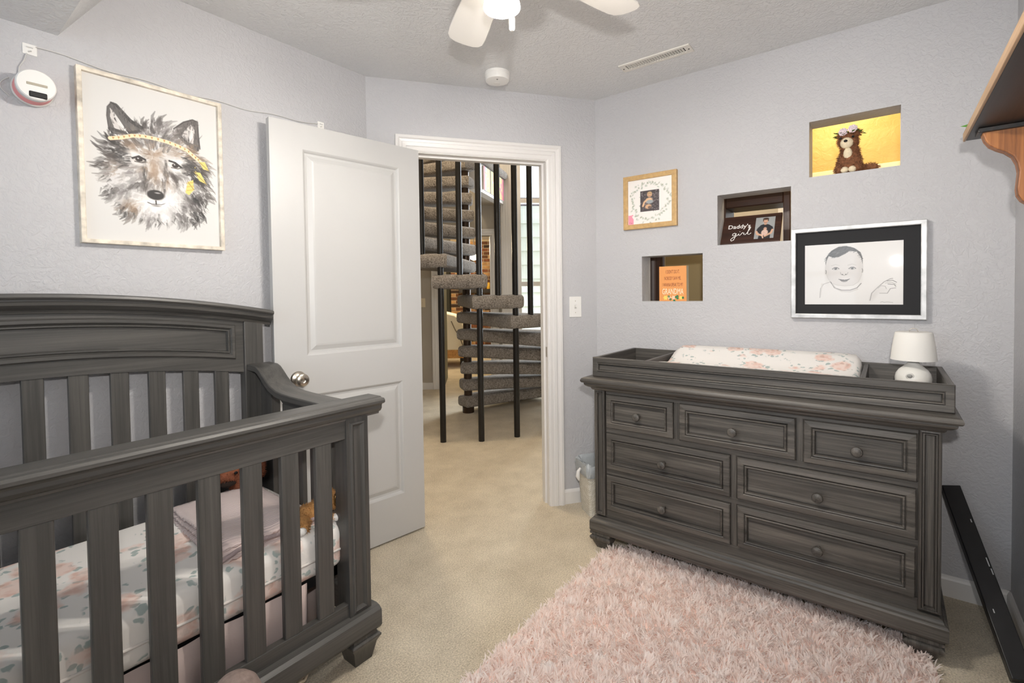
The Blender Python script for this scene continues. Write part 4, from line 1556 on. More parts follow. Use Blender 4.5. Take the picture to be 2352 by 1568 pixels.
# ================================================================== WALL AND CEILING FITTINGS
sw = thing('light_switch', 'white toggle light switch beside the white door casing', 'light switch', dpt(1.178, 0, 1.18))
dbox(MB(), 1.140, 1.217, 0.0, 0.006, 1.118, 1.241).build('plate', PLASTIC, sw, bevel=0.002)
dbox(MB(), 1.172, 1.184, 0.005, 0.008, 1.168, 1.192).build('slot', plain('switch_slot', S(205, 202, 196), 0.5), sw)
dbox(MB(), 1.174, 1.182, 0.006, 0.016, 1.178, 1.190).build('toggle', PLASTIC, sw, bevel=0.001)
for z in (1.145, 1.214):
    MB().sphere(dpt(1.178, 0.006, z), .003, 8, 6).build('screw', NICKEL, sw)
hs = thing('light_switch', 'cream light switch on the grey wall beyond the spiral staircase', 'light switch', hl(6.5, -0.70, 1.15))
hbox(MB(), 6.494, 6.5, -0.737, -0.663, 1.095, 1.212).build('plate', plain('cream_plastic', S(222, 208, 178), 0.4), hs, bevel=0.002)
hbox(MB(), 6.484, 6.495, -0.704, -0.696, 1.145, 1.163).build('toggle', plain('cream_toggle', S(210, 196, 166), 0.4), hs)

sm = thing('smoke_detector', 'round white smoke detector on the textured ceiling', 'smoke detector', (1.995, 1.620, HC))
MB().lathe([(0.066, HC), (0.066, HC - .012), (0.064, HC - .014), (0.064, HC - .034), (0.060, HC - .041), (0.045, HC - .044), (0.0, HC - .0445)], 40, (1.995, 1.620, 0), cap0=True).build('housing', PLASTIC, sm, smooth=35)
MB().lathe([(0.004, HC - .0465), (0.004, HC - .043)], 10, (1.97, 1.60, 0)).build('test_light', plain('grey_dot', S(120, 118, 116), 0.5), sm)
MB().lathe([(0.016, HC - .0465), (0.016, HC - .043)], 20, (2.01, 1.635, 0)).build('test_button', plain('white_button', S(226, 222, 216), 0.4), sm)

vt = thing('ceiling_vent', 'white slatted air vent set in the textured ceiling', 'vent', (2.358, 0.912, HC))
VM = plain('vent_enamel', S(228, 224, 216), 0.4)
vx0, vx1, vy0, vy1 = 2.318, 2.402, 0.735, 1.090
m = MB()
holed(m, lambda u, d, z: (z, u, HC - d), vy0, vy1, vx0, vx1, [(vy0 + .03, vy1 - .03, vx0 + .018, vx1 - .018)], 0.0, 0.007)
weld(m.build('face_plate', VM, vt, bevel=0.002))
MB().box(vx0 + .015, vy0 + .025, HC - .0012, vx1 - .015, vy1 - .025, HC - .0004).build('duct_shade_sheet', DARK, vt)  # dark sheet painting in the shade of the duct; nothing is cut
y = vy0 + .040
first = None
while y < vy1 - .036:
    if first is None:
        first = MB().beam((vx0 + .017, y, HC - .004), (vx1 - .017, y, HC - .004), .0022, .009, (0, -.6, 1)).build('slat', VM, vt)
        yy0 = y
    else:
        copy_part(first, (0, y - yy0, 0), vt)
    y += .0125
for y in (vy0 + .013, vy1 - .013):
    MB().sphere(((vx0 + vx1) / 2, y, HC - .007), .004, 8, 6).build('screw', plain('dark_screw', S(90, 86, 80), 0.5), vt)

# ---- sensor, cable clips and cable on the left wall
PINK = plain('pink_ring', S(232, 150, 150), 0.5)
sx, sz = 0.310, 1.935
pk = thing('sock_monitor_base', 'round white monitor base with pink ring on the wall beside the wolf picture', 'monitor', (sx, YL, sz))
GREYP = plain('warm_grey_plastic', S(202, 200, 196), 0.45)
MB().lathe([(0.0, YL), (0.050, YL - .001), (0.051, YL - .014), (0.047, YL - .017)], 40, (sx, 0, sz), 'y', False, True).build('rear_cover', GREYP, pk, smooth=30)
MB().lathe([(0.0475, YL - .015), (0.0465, YL - .046)], 40, (sx, 0, sz), 'y').build('pink_band', PINK, pk, smooth=30)
MB().lathe([(0.0455, YL - .045), (0.0455, YL - .056)], 40, (sx, 0, sz), 'y').build('grey_band', GREYP, pk, smooth=30)
MB().lathe([(0.046, YL - .055), (0.047, YL - .057), (0.047, YL - .072), (0.044, YL - .076), (0.0, YL - .0765)], 40, (sx, 0, sz), 'y').build('front_cap', PLASTIC, pk, smooth=30)
MB().box(sx - .023, YL - .078, sz - .004, sx + .025, YL - .076, sz + .004).build('charging_slot', plain('taupe_slot', S(176, 168, 150), 0.6), pk, bevel=.001)
MB().box(sx - .018, YL - .079, sz - .040, sx + .024, YL - .060, sz - .022).build('battery_pack', plain('matt_black', S(16, 16, 16), 0.4), pk, bevel=.003)
MB().tube([(sx - .03, YL - .006, sz + .040), (sx - .028, YL - .006, sz + .066), (sx - .016, YL - .006, sz + .092), (sx - .010, YL - .006, sz + .115)], .0018, 8).build('cable_tail', GREYP, pk, smooth=60)
MB().tube([(sx - .052 - .020 * math.sin(math.pi * k / 14), YL - .005, sz + .026 - .058 * k / 14) for k in range(15)], .0018, 8).build('cable_loop', GREYP, pk, smooth=60)


def clip(x, z, label):
    t_ = thing('cable_clip', label, 'cable clip', (x, YL, z))
    MB().box(x - .017, YL - .003, z - .017, x + .017, YL, z + .017).build('pad', PLASTIC, t_, bevel=.001)
    MB().tube([(x - .006, YL - .003, z + .006), (x - .006, YL - .009, z + .006), (x + .006, YL - .009, z + .006), (x + .006, YL - .003, z + .006)], .0022, 6).build('hook', PLASTIC, t_)
    MB().tube([(x - .004, YL - .003, z - .008), (x + .003, YL - .008, z - .006)], .002, 6).build('latch', plain('clip_grey', S(190, 186, 180), .5), t_)


clip(0.308, 2.066, 'square white adhesive cable clip above the round monitor base')
clip(1.318, 2.090, 'square white adhesive cable clip above the open white door')
pts = []
for k in range(41):
    f = k / 40
    x = .322 + f * (1.302 - .322)
    pts.append((x, YL - .0045, 2.078 + .012 * f - .020 * math.sin(math.pi * f) + .004 * math.sin(f * 26)))
o = MB().tube(pts, .0019, 8).build('wall_cable', GREYP, None, smooth=60)
tag(o, 'thin grey cable running along the wall above the wolf picture', 'cable')

# ================================================================== CEILING FAN
FX, FY, FZ = 1.030, 0.815, 2.178
fan = thing('ceiling_fan', 'white five-blade ceiling fan with lit frosted shades', 'ceiling fan', (FX, FY, HC))
FANW = plain('fan_enamel', S(226, 222, 216), 0.45)
MB().lathe([(0.075, HC), (0.085, HC - .03), (0.085, HC - .05), (0.11, HC - .07), (0.125, HC - .11), (0.125, HC - .19), (0.10, HC - .225), (0.06, HC - .235)], 36, (FX, FY, 0)).build('motor_housing', FANW, fan, smooth=40)
MB().lathe([(0.055, HC - .22), (0.055, HC - .255), (0.045, HC - .272), (0.0, HC - .274)], 28, (FX, FY, 0)).build('light_hub', FANW, fan, smooth=40)
BR_ = 0.505
bl = MB()
out = []
for x, w_ in ((.135, .038), (.17, .048), (.25, .056), (.35, .062), (.43, .0655), (.47, .064), (.49, .055), (.502, .035), (.505, .012)):
    out.append((x, w_))
ring = [(x, w_) for x, w_ in out] + [(x, -w_) for x, w_ in reversed(out)]
bl.loops([[(FX + x, FY + y * math.cos(R(11)), FZ + y * math.sin(R(11)) + dz) for x, y in ring] for dz in (-.003, .003)])
arm = MB().prism([(FX + .10, FY - .016), (FX + .20, FY - .03), (FX + .225, FY), (FX + .20, FY + .03), (FX + .10, FY + .016)], 'z', FZ + .004, FZ + .010)
blade0 = bl.build('blade', FANW, fan, bevel=.002)
arm0 = arm.build('blade_arm', FANW, fan)
for k in range(5):
    a = R(-17 + 72 * k)
    if k == 0:
        blade0.rotation_euler = arm0.rotation_euler = (0, 0, a)
    else:
        copy_part(blade0, (0, 0, 0), fan, a)
        copy_part(arm0, (0, 0, 0), fan, a)
SHADE, nt, b, lk = new_mat('lit_frosted_glass')
b.inputs['Base Color'].default_value = S(255, 250, 240)
b.inputs['Roughness'].default_value = 0.4
b.inputs['Emission Color'].default_value = (1.0, 0.945, 0.87, 1)
b.inputs['Emission Strength'].default_value = FAN_GLOW
_tp = nt.nodes.new('ShaderNodeBsdfTransparent')
_ms = nt.nodes.new('ShaderNodeMixShader')
_ms.inputs[0].default_value = 0.85
lk.new(_tp.outputs[0], _ms.inputs[1])
lk.new(b.outputs[0], _ms.inputs[2])
lk.new(_ms.outputs[0], nt.nodes['Material Output'].inputs['Surface'])
BULB = plain('lit_bulb', S(255, 248, 236), 0.4, emit=(1.0, 0.945, 0.87, 1), estr=FAN_BULB)
for k in range(3):
    a = R(39.5 + 120 * k)
    cx, cy = FX + .085 * math.cos(a), FY + .085 * math.sin(a)
    MB().lathe([(0.024, 2.168), (0.030, 2.160), (0.036, 2.144), (0.042, 2.120), (0.050, 2.090), (0.0525, 2.076), (0.0515, 2.073), (0.049, 2.076), (0.046, 2.092), (0.038, 2.120), (0.026, 2.155)], 32, (cx, cy, 0), cap0=True, cap1=False).build('glass_shade', SHADE, fan, smooth=50)
    MB().sphere((cx, cy, 2.068), (.018, .018, .022), 16, 10).build('bulb', BULB, fan, smooth=60)
    MB().lathe([(.011, 2.084), (.011, 2.16)], 12, (cx, cy, 0)).build('lamp_socket', FANW, fan)
    MB().beam((FX, FY, 2.172), (cx, cy, 2.172), .024, .016).build('shade_arm', FANW, fan, bevel=.003)
    MB().lathe([(0.027, 2.160), (0.027, 2.182), (0.012, 2.186)], 20, (cx, cy, 0)).build('shade_holder', FANW, fan, smooth=40)
px_, py_ = FX + .075 * math.cos(R(18)), FY + .075 * math.sin(R(18))
MB().tube([(px_, py_, 2.12), (px_, py_, 2.045)], .0015, 6).build('pull_chain', FANW, fan)
MB().lathe([(0.0, 2.048), (0.006, 2.045), (0.008, 2.035), (0.008, 2.009), (0.005, 2.003), (0.0, 2.001)], 14, (px_, py_, 0), cap0=False, cap1=False).build('pull_cap', FANW, fan, smooth=40)

# ================================================================== CRIB
CC = 0.2435                      # centre line in x
crib = thing('crib', 'dark grey wooden crib with slatted sides and arched headboard', 'crib', (CC, 1.75, 0))


def mirror_x(x):
    return 2 * CC - x


# front: cap rail profile (y, z)
capp = [(1.505, .848), (1.505, .905), (1.490, .909), (1.420, .909), (1.415, .906), (1.400, .905), (1.394, .899), (1.394, .891), (1.401, .886), (1.409, .885), (1.413, .878), (1.413, .868), (1.420, .858), (1.430, .853), (1.432, .846)]
MB().prism(capp, 'x', mirror_x(1.067), 1.067).build('front_top_rail', CX_, crib, smooth=25)
MB().box(mirror_x(.936), 1.437, .784, .936, 1.463, .850).build('front_apron', CX_, crib, bevel=.002)
MB().box(mirror_x(.936), 1.437, .150, .936, 1.463, .222).build('front_lower_rail', CX_, crib, bevel=.003)
baseP = [(1.52, .100), (1.52, .170), (1.432, .178), (1.414, .175), (1.402, .166), (1.400, .160), (1.400, .112), (1.408, .100)]
MB().prism(baseP, 'x', mirror_x(1.040), 1.040).build('front_base', CX_, crib, smooth=25)
sl = MB().box(.159, 1.439, .220, .215, 1.459, .786).build('front_slat', CZ_, crib, bevel=.0035)
for k in range(-5, 7):
    if k:
        copy_part(sl, (k * .1115, 0, 0), crib)


def post(x0, x1, name):
    m_ = MB()
    framed(m_, 'y', x0, x1, .172, .850, [(0, 1.428), (.012, 1.428), (.015, 1.424), (.020, 1.422), (.026, 1.428), (.030, 1.432)], 1.500)
    return m_.build(name, CZ_, crib)


for s_ in (0, 1):
    x0, x1 = (.933, 1.017) if s_ == 0 else (mirror_x(1.017), mirror_x(.933))
    post(x0, x1, 'front_post')
    fx0, fx1 = (.925, 1.035) if s_ == 0 else (mirror_x(1.035), mirror_x(.925))
    for fy0, fy1, nm in ((1.403, 1.515, 'front_foot'), (2.025, 2.135, 'rear_foot')):
        m_ = MB()
        L = []
        for ins, z in ((.022, 0), (.010, .055), (.002, .070), (-.002, .076), (-.002, .082), (.008, .088), (.010, .101)):
            L.append([(fx0 + ins, fy0 + ins, z), (fx1 - ins, fy0 + ins, z), (fx1 - ins, fy1 - ins, z), (fx0 + ins, fy1 - ins, z)])
        m_.loops(L)
        m_.build(nm, CZ_, crib, smooth=30)

# headboard
HY = 2.090
NA = 40


def arch(z0, k, x):
    return z0 - k * (x - CC) ** 2


xs_ = [mirror_x(.897) + (.897 - mirror_x(.897)) * i / NA for i in range(NA + 1)]


def arch_loop(y, xa, ztop, zbot, ins):
    xx = [mirror_x(xa) + ins + (xa - mirror_x(xa) - 2 * ins) * i / NA for i in range(NA + 1)]
    return [(x, y, arch(ztop, .14, x) - ins) for x in xx] + [(x, y, arch(zbot, .147, x) + ins) for x in reversed(xx)]


m = MB()
L = [arch_loop(HY + .028, .897, 1.238, 1.020, 0), arch_loop(HY, .897, 1.238, 1.020, 0)]
for ins, y in ((0.031, HY), (.032, HY - .006), (.036, HY - .011), (.046, HY - .011), (.050, HY - .004), (.053, HY - .001), (.055, HY - .006), (.059, HY - .006), (.063, HY + .008)):
    L.append(arch_loop(y, .897, 1.238, 1.040 + (0.0 if ins == 0 else 0.0), ins))
# straight back-to-front stack; the moulding follows the arch
m.loops(L, True, True)
m.build('headboard_panel', CX_, crib, smooth=25)
cap = [(2.135, -.052), (2.135, 0), (2.120, .006), (2.045, .006), (2.036, .002), (2.034, -.006), (2.040, -.012), (2.050, -.013), (2.050, -.018), (2.044, -.022), (2.046, -.030), (2.060, -.040), (2.074, -.046), (2.078, -.056)]
m = MB()
xe = 1.000
L = []
for i in range(NA + 1):
    x = mirror_x(xe) + (xe - mirror_x(xe)) * i / NA
    zt = arch(1.279, .135, x)
    L.append([(x, y, zt + dz) for y, dz in cap])
m.loops(L)
m.build('headboard_crown', CX_, crib, smooth=25)
for s_ in (0, 1):
    x0, x1 = (.897, .972) if s_ == 0 else (mirror_x(.972), mirror_x(.897))
    MB().box(x0, HY - .012, .09, x1, HY + .036, 1.165 if s_ == 0 else 1.165).build('rear_post', CZ_, crib, bevel=.003)
s2 = MB().box(.2485, HY + .004, .20, .3005, HY + .022, 1.035).build('rear_slat', CZ_, crib, bevel=.003)
for k in range(-6, 7):
    dx = k * .1082
    if k and .2485 + dx > mirror_x(.897) + .02 and .3005 + dx < .88:
        c_ = copy_part(s2, (dx, 0, 0), crib)
MB().box(mirror_x(.900), HY, .15, .900, HY + .028, .235).build('rear_lower_rail', CX_, crib, bevel=.003)

# ends: swooping top rails, slats and lower rails
swp = [(1.500, .896), (1.62, .896), (1.74, .897), (1.80, .899), (1.85, .905), (1.895, .920), (1.93, .942), (1.96, .964), (1.985, .980), (2.01, .988), (2.078, .990)]
for s_ in (0, 1):
    def mx_(x):
        return x if s_ == 0 else mirror_x(x)
    L = []
    for i, (y, z) in enumerate(swp):
        a_, b_ = swp[max(i - 1, 0)], swp[min(i + 1, len(swp) - 1)]
        d_ = Vector((b_[0] - a_[0], b_[1] - a_[1])).normalized()
        nx_, nz_ = -d_.y, d_.x
        t_ = .026
        L.append([(mx_(.903), y, z), (mx_(.998), y, z), (mx_(.998), y - nx_ * t_, z - nz_ * t_), (mx_(.903), y - nx_ * t_, z - nz_ * t_)])
    MB().loops(L).build('end_top_rail', CY_, crib, smooth=30, bevel=.004)
    L = []
    for i, (y, z) in enumerate(swp):
        L.append([(mx_(.960), y, z - .022), (mx_(.990), y, z - .022), (mx_(.990), y, z - .085), (mx_(.960), y, z - .085)])
    MB().loops(L).build('end_apron', CY_, crib, smooth=30)
    MB().box(min(mx_(.960), mx_(.992)), 1.49, .150, max(mx_(.960), mx_(.992)), 2.09, .235).build('end_lower_rail', CY_, crib, bevel=.003)
    for k, y in enumerate((1.575, 1.675, 1.775, 1.875)):
        MB().box(min(mx_(.967), mx_(.985)), y, .23, max(mx_(.967), mx_(.985)), y + .048, .835).build('end_slat', CZ_, crib, bevel=.003)
    MB().box(min(mx_(.957), mx_(.995)), 1.99, .10, max(mx_(.957), mx_(.995)), 2.08, .96).build('end_post', CZ_, crib, bevel=.003)
    MB().lathe([(.008, mx_(.956)), (.008, mx_(.9575))], 14, (0, 2.035, .905), 'x').build('bolt_hole_shade', DARK, crib)  # dark disc on the post, painted for the shade of a hole
SPR = plain('black_spring_frame', S(20, 20, 22), 0.5)
m = MB()
m.box(mirror_x(.945), 1.505, .300, .945, 1.53, .333)
m.box(mirror_x(.945), 2.05, .300, .945, 2.075, .333)
m.box(.915, 1.505, .300, .945, 2.075, .333)
m.box(mirror_x(.945), 1.505, .300, mirror_x(.915), 2.075, .333)
for k in range(9):
    x = mirror_x(.9) + (2 * .6565) * (k + .5) / 9
    m.box(x, 1.51, .316, x + .012, 2.06, .326)
m.build('mattress_support', SPR, crib)

# ---- mattress with printed sheet
def soft_box(x0, x1, y0, y1, z0, z1, r, nx=40, ny=20, amp=0.0, seed=1):
    """rounded slab with gently uneven top"""
    g_ = np.random.default_rng(seed)
    ph = g_.uniform(0, 6.28, 8)
    bm = bmesh.new()
    bmesh.ops.create_cube(bm, size=1.0)
    for v in bm.verts:
        v.co = Vector((x0 if v.co.x < 0 else x1, y0 if v.co.y < 0 else y1, z0 if v.co.z < 0 else z1))
    bmesh.ops.bevel(bm, geom=list(bm.edges) + list(bm.verts), offset=r, segments=6, profile=0.5, affect='EDGES')
    me = bpy.data.meshes.new('soft')
    bm.to_mesh(me)
    bm.free()
    V = [tuple(v.co) for v in me.vertices]
    F = [tuple(p.vertices) for p in me.polygons]
    bpy.data.meshes.remove(me)
    mm = MB()
    mm.add(V, F)
    return mm


mt = thing('crib_mattress', 'crib mattress in a white fitted sheet printed with peach roses', 'mattress', (.28, 1.775, .345))
MB_ = soft_box(-.462, .955, 1.478, 2.070, .334, .487, .038)
MB_.build('fitted_sheet', FLORAL, mt, smooth=60)
m = MB()
m.tube([(-.42, 1.4775, .40), (.93, 1.4775, .40), (.9555, 1.50, .40), (.9555, 2.04, .40)], .004, 8)
m.build('seam', plain('sheet_seam', S(228, 222, 216), .9), mt, smooth=60)

# ---- crib skirt below the mattress
SKIRT = plain('dusty_pink_skirt', S(208, 190, 184), .9, bump=.2, bscale=60)
sk = thing('crib_skirt', 'dusty pink pleated crib skirt hanging under the mattress', 'crib skirt', (.2, 1.5, .32))
m = MB()
L = []
n_ = 150
for i in range(n_ + 1):
    x = -.44 + (.815 + .44) * i / n_
    wv = .018 * math.sin(x * 38) + .007 * math.sin(x * 23 + 1)
    flare = .5 + .5 * math.sin(x * 52)
    L.append([(x, 1.487 + .2 * wv, .335), (x, 1.492 + .6 * wv, .25), (x, 1.498 + wv, .15), (x, 1.500 + 1.2 * wv, .035)])
m.loops(L, False, False, closed=False)
o = m.build('pleated_panel', SKIRT, sk, smooth=70)
sl_ = o.modifiers.new('solid', 'SOLIDIFY')
sl_.thickness = .002
m = MB()
m.tube([(x_, 1.496 + 1.2 * (.018 * math.sin(x_ * 38) + .007 * math.sin(x_ * 23 + 1)), .034 + .004 * math.sin(x_ * 180)) for x_ in np.linspace(-.44, .815, 260)], .005, 6)
m.build('lace_hem', plain('cream_lace', S(222, 208, 184), .9), sk, smooth=70)
m = MB()
L = []
for i in range(60):
    y = 1.52 + .50 * i / 59
    wv = .008 * math.sin(y * 60)
    L.append([(.893 + .2 * wv, y, .335), (.900 + wv, y, .22), (.905 + 1.3 * wv, y, .03)])
m.loops(L, False, False, closed=False)
o = m.build('end_panel', SKIRT, sk, smooth=70)
sl_ = o.modifiers.new('solid', 'SOLIDIFY')
sl_.thickness = .002

# ---- folded knit blanket
KNIT, nt, b, lk = new_mat('mauve_knit')
b.inputs['Base Color'].default_value = S(216, 198, 194)
b.inputs['Roughness'].default_value = .95
b.inputs['Sheen Weight'].default_value = .2
tc = nt.nodes.new('ShaderNodeTexCoord')
wv_ = nt.nodes.new('ShaderNodeTexWave')
wv_.inputs['Scale'].default_value = 34
wv_.inputs['Distortion'].default_value = 1.2
wv_.inputs['Detail'].default_value = 2
wv_.bands_direction = 'Y'
lk.new(tc.outputs['Object'], wv_.inputs['Vector'])
bp = nt.nodes.new('ShaderNodeBump')
bp.inputs['Strength'].default_value = .55
bp.inputs['Distance'].default_value = .004
lk.new(wv_.outputs['Fac'], bp.inputs['Height'])
lk.new(bp.outputs['Normal'], b.inputs['Normal'])
bk = thing('knit_blanket', 'folded mauve-pink knit blanket with scalloped edge on the mattress', 'blanket', (.76, 1.78, .487))
Q = [Vector((.600, 2.045)), Vector((.560, 1.520)), Vector((.893, 1.548)), Vector((.905, 2.045))]
for lay in range(3):
    nx_, ny_ = 36, 40
    zb = .489 + .013 * lay
    g_ = []
    sh = .012 * lay
    for j in range(ny_ + 1):
        rowp = []
        for i in range(nx_ + 1):
            a_, b_ = i / nx_, j / ny_
            p = (Q[1] * (1 - a_) + Q[2] * a_) * (1 - b_) + (Q[0] * (1 - a_) + Q[3] * a_) * b_
            edge = min(a_, 1 - a_, b_ * 1.4, (1 - b_) * 1.4)
            sc_ = .003 * math.sin((a_ if b_ < .05 or b_ > .95 else b_) * 150) if edge < .02 else 0
            z = zb + .012 * min(1, edge * 14) + .010 * math.sin(a_ * 3 + 1) * math.sin(b_ * 4) * (.5 + .4 * lay) + .006 * math.sin(a_ * 9 + b_ * 5)
            z = max(z, .4885 + .004 + .011 * lay)
            rowp.append((p.x + sc_ + .006 * lay * (1 - 2 * a_), p.y + sc_ + .009 * lay * (1 - 2 * b_), z))
        g_.append(rowp)
    m = MB()
    m.loops(g_, False, False, closed=False)
    o = m.build('folded_layer', KNIT, bk, smooth=70)
    s_ = o.modifiers.new('solid', 'SOLIDIFY')
    s_.thickness = .010
    s_.offset = -1
# turned-up corner of the top layer
m = MB()
m.tube([(.575, 1.522, .500), (.62, 1.519, .516), (.68, 1.521, .520), (.74, 1.526, .512), (.82, 1.536, .510), (.888, 1.545, .506)], .0065, 8)
m.build('crochet_edge', plain('crochet_mauve', S(176, 158, 158), .95, bump=.8, bscale=260), bk, smooth=70)

# ---- two plush toys in the crib
PL1_ = plain('rust_plush', S(150, 92, 66), .95, noise=.3, nscale=70, bump=.7, bscale=160)
p1 = thing('plush_toy', 'rust brown plush toy behind the folded blanket at the headboard', 'plush toy', (.85, 2.015, .487))
balls = [((.855, 2.015, .545), (.055, .042, .058)), ((.80, 2.02, .575), (.045, .035, .032)), ((.905, 2.015, .575), (.03, .03, .05)), ((.77, 2.022, .58), (.02, .02, .018))]
m = MB()
for c_, r_ in balls:
    m.sphere(c_, r_, 18, 12)
remesh(m.build('body', PL1_, p1), .006, 5)
fur('plush_pile', PL1_, p1, balls, 3500, .009, .0011, 5, (0, -.3, -.3))
MB().sphere((.812, 1.984, .588), (.007, .005, .006), 10, 8).build('eye', BEAD, p1, smooth=60)
MB().sphere((.79, 2.0, .550), (.030, .022, .012), 12, 8).build('dark_muzzle', plain('dark_plush', S(44, 32, 26), .95), p1, smooth=60)

PL2_ = plain('tan_plush', S(186, 138, 84), .95, noise=.28, nscale=70, bump=.7, bscale=160)
PWH = plain('white_plush', S(230, 228, 224), .95, bump=.6, bscale=160)
p2 = thing('plush_toy', 'tan beanbag plush with a huge glossy eye and white paws on the sheet', 'plush toy', (.87, 1.56, .487))
balls = [((.870, 1.585, .512), (.050, .040, .030)), ((.905, 1.575, .520), (.034, .032, .034)), ((.938, 1.550, .548), (.024, .030, .040)), ((.838, 1.550, .508), (.026, .030, .026)), ((.826, 1.520, .500), (.018, .022, .016)), ((.915, 1.520, .505), (.020, .026, .017)), ((.918, 1.575, .586), (.012, .010, .016)), ((.946, 1.572, .584), (.010, .010, .014))]
m = MB()
for c_, r_ in balls:
    m.sphere(c_, r_, 18, 12)
remesh(m.build('body', PL2_, p2), .005, 5)
fur('plush_pile', PL2_, p2, balls, 3600, .008, .001, 6, (0, -.3, -.3))
for c_ in ((.812, 1.505, .498), (.934, 1.502, .502)):
    m = MB()
    m.sphere(c_, (.016, .014, .013), 14, 10)
    m.build('white_paw', PWH, p2, smooth=60)
MB().sphere((.951, 1.527, .552), (.013, .012, .020), 18, 12).build('eye', BEAD, p2, smooth=60)
m = MB().tube([(.951 + .0125 * math.cos(t), 1.5195 + .003 * math.cos(t), .552 + .022 * math.sin(t)) for t in np.linspace(0, 2 * math.pi, 25)], .0028, 6)
m.build('eye_rim', plain('bronze_rim', S(120, 88, 44), .3, .6), p2, smooth=60)
MB().sphere((.912, 1.518, .532), (.006, .005, .005), 10, 8).build('nose', BEAD, p2, smooth=60)

# ---- mauve plush bolster standing before the crib
pg = thing('plush_bolster', 'small round-topped mauve-brown plush bolster standing before the crib', 'cushion', (.512, 1.292, 0))
POUF = plain('mauve_plush', S(146, 128, 120), .95, noise=.2, nscale=60, bump=.8, bscale=220)
MB().lathe([(.045, 0), (.060, .008), (.068, .04), (.070, .14), (.068, .22), (.063, .262), (.052, .290), (.036, .307), (.018, .316), (.0, .318)], 36, (.512, 1.292, 0), cap1=False).build('cushion', POUF, pg, smooth=60)
MB().tube([(.512 + .0705 * math.cos(t), 1.292 + .0705 * math.sin(t), .14) for t in np.linspace(0, 2 * math.pi, 41)], .003, 6).build('seam', POUF, pg, smooth=60)

# ================================================================== DRESSER
ds = thing('dresser', 'grey weathered wooden seven-drawer dresser with round knobs', 'dresser', (2.38, .50, 0))
Y0, Y1, XF = -.145, 1.138, 2.142
MB().box(XF, Y0 + .004, .150, 2.630, Y1 - .004, .800).build('carcass', DZ, ds, bevel=.002)
# face frame between the drawers
MB().box(XF - .006, .728 - .0045, .590, XF, .744 + .0045, .792).build('stile', DZ, ds)
for y in (.2565, ):
    MB().box(XF - .006, y - .003, .590, XF, y + .017, .792).build('stile', DZ, ds)
MB().box(XF - .006, .4905, .200, XF, .5085, .595).build('stile', DZ, ds)
for z in (.5845, .382):
    MB().box(XF - .0065, -.086, z, XF, 1.080, z + .023).build('rail', DY, ds)
MB().box(XF - .0065, -.086, .772, XF, 1.080, .795).build('rail', DY, ds)
MB().box(XF - .0065, -.086, .155, XF, 1.080, .206).build('rail', DY, ds)


def drawer(y0, y1, z0, z1):
    m_ = MB()
    xf = 2.122
    framed(m_, 'x', y0, y1, z0, z1, [(0, xf + .004), (.003, xf), (.024, xf - .002), (.0275, xf + .001), (.0278, xf + .008), (.0298, xf + .008), (.030, xf - .002), (.032, xf - .004), (.036, xf - .003), (.038, xf + .004), (.0385, xf + .016), (.041, xf + .016), (.0415, xf + .012)], XF + .01)
    d_ = m_.build('drawer', DY, ds)
    yk, zk = (y0 + y1) / 2, (z0 + z1) / 2 - .004
    MB().lathe([(.009, xf + .012), (.0085, xf - .008), (.012, xf - .012), (.0175, xf - .017), (.0185, xf - .023), (.0165, xf - .028), (.010, xf - .031), (.0, xf - .032)], 28, (0, yk, zk), 'x', True, False).build('knob', DX, d_, smooth=40)


for q in ((.750, 1.076, .610, .772), (.277, .722, .609, .772), (-.083, .250, .608, .772), (.513, 1.076, .408, .581), (-.081, .486, .409, .581), (.513, 1.076, .208, .378), (-.080, .485, .207, .381)):
    drawer(*q)
for y0, y1 in ((-.146, -.086), (1.084, 1.139)):
    m = MB()
    framed(m, 'x', y0, y1, .172, .790, [(0, 2.126), (.003, 2.122), (.008, 2.120), (.0095, 2.122), (.0098, 2.130), (.0112, 2.130), (.0115, 2.121), (.015, 2.121), (.017, 2.126), (.0173, 2.138), (.019, 2.138), (.0193, 2.132)], XF + .02)
    m.build('pilaster', DZ, ds)
# base and crown mouldings run round three sides
def mould(name, prof, mat=DY, back=2.640):
    L_ = []
    for ins, z in prof:
        L_.append([(back, Y0 - ins, z), (XF - .02 - ins, Y0 - ins, z), (XF - .02 - ins, Y1 + ins, z), (back, Y1 + ins, z)])
    return MB().loops(L_).build(name, mat, ds)


mould('base_moulding', [(-.01, .082), (.008, .083), (.010, .090), (.018, .094), (.021, .100), (.021, .140), (.018, .147), (.010, .150), (.006, .160), (-.005, .164)])
mould('crown_moulding', [(-.01, .786), (.004, .788), (.010, .794), (.012, .800), (.022, .804), (.034, .812), (.037, .818), (.037, .823), (.046, .826), (.050, .832), (.050, .838), (.046, .846), (.036, .851), (.0, .852)])
for y0, y1 in ((-.160, -.045), (1.052, 1.167)):
    for x0, x1, nm in ((2.108, 2.22, 'foot'), (2.53, 2.635, 'foot')):
        m = MB()
        L = []
        for ins, z in ((.030, 0), (.014, .038), (.006, .046), (.003, .054), (.003, .060), (.012, .066), (.012, .070), (.004, .074), (.004, .084)):
            L.append([(x0 + ins, y0 + ins, z), (x1 - ins, y0 + ins, z), (x1 - ins, y1 - ins, z), (x0 + ins, y1 - ins, z)])
        m.loops(L)
        m.build(nm, DZ, ds)

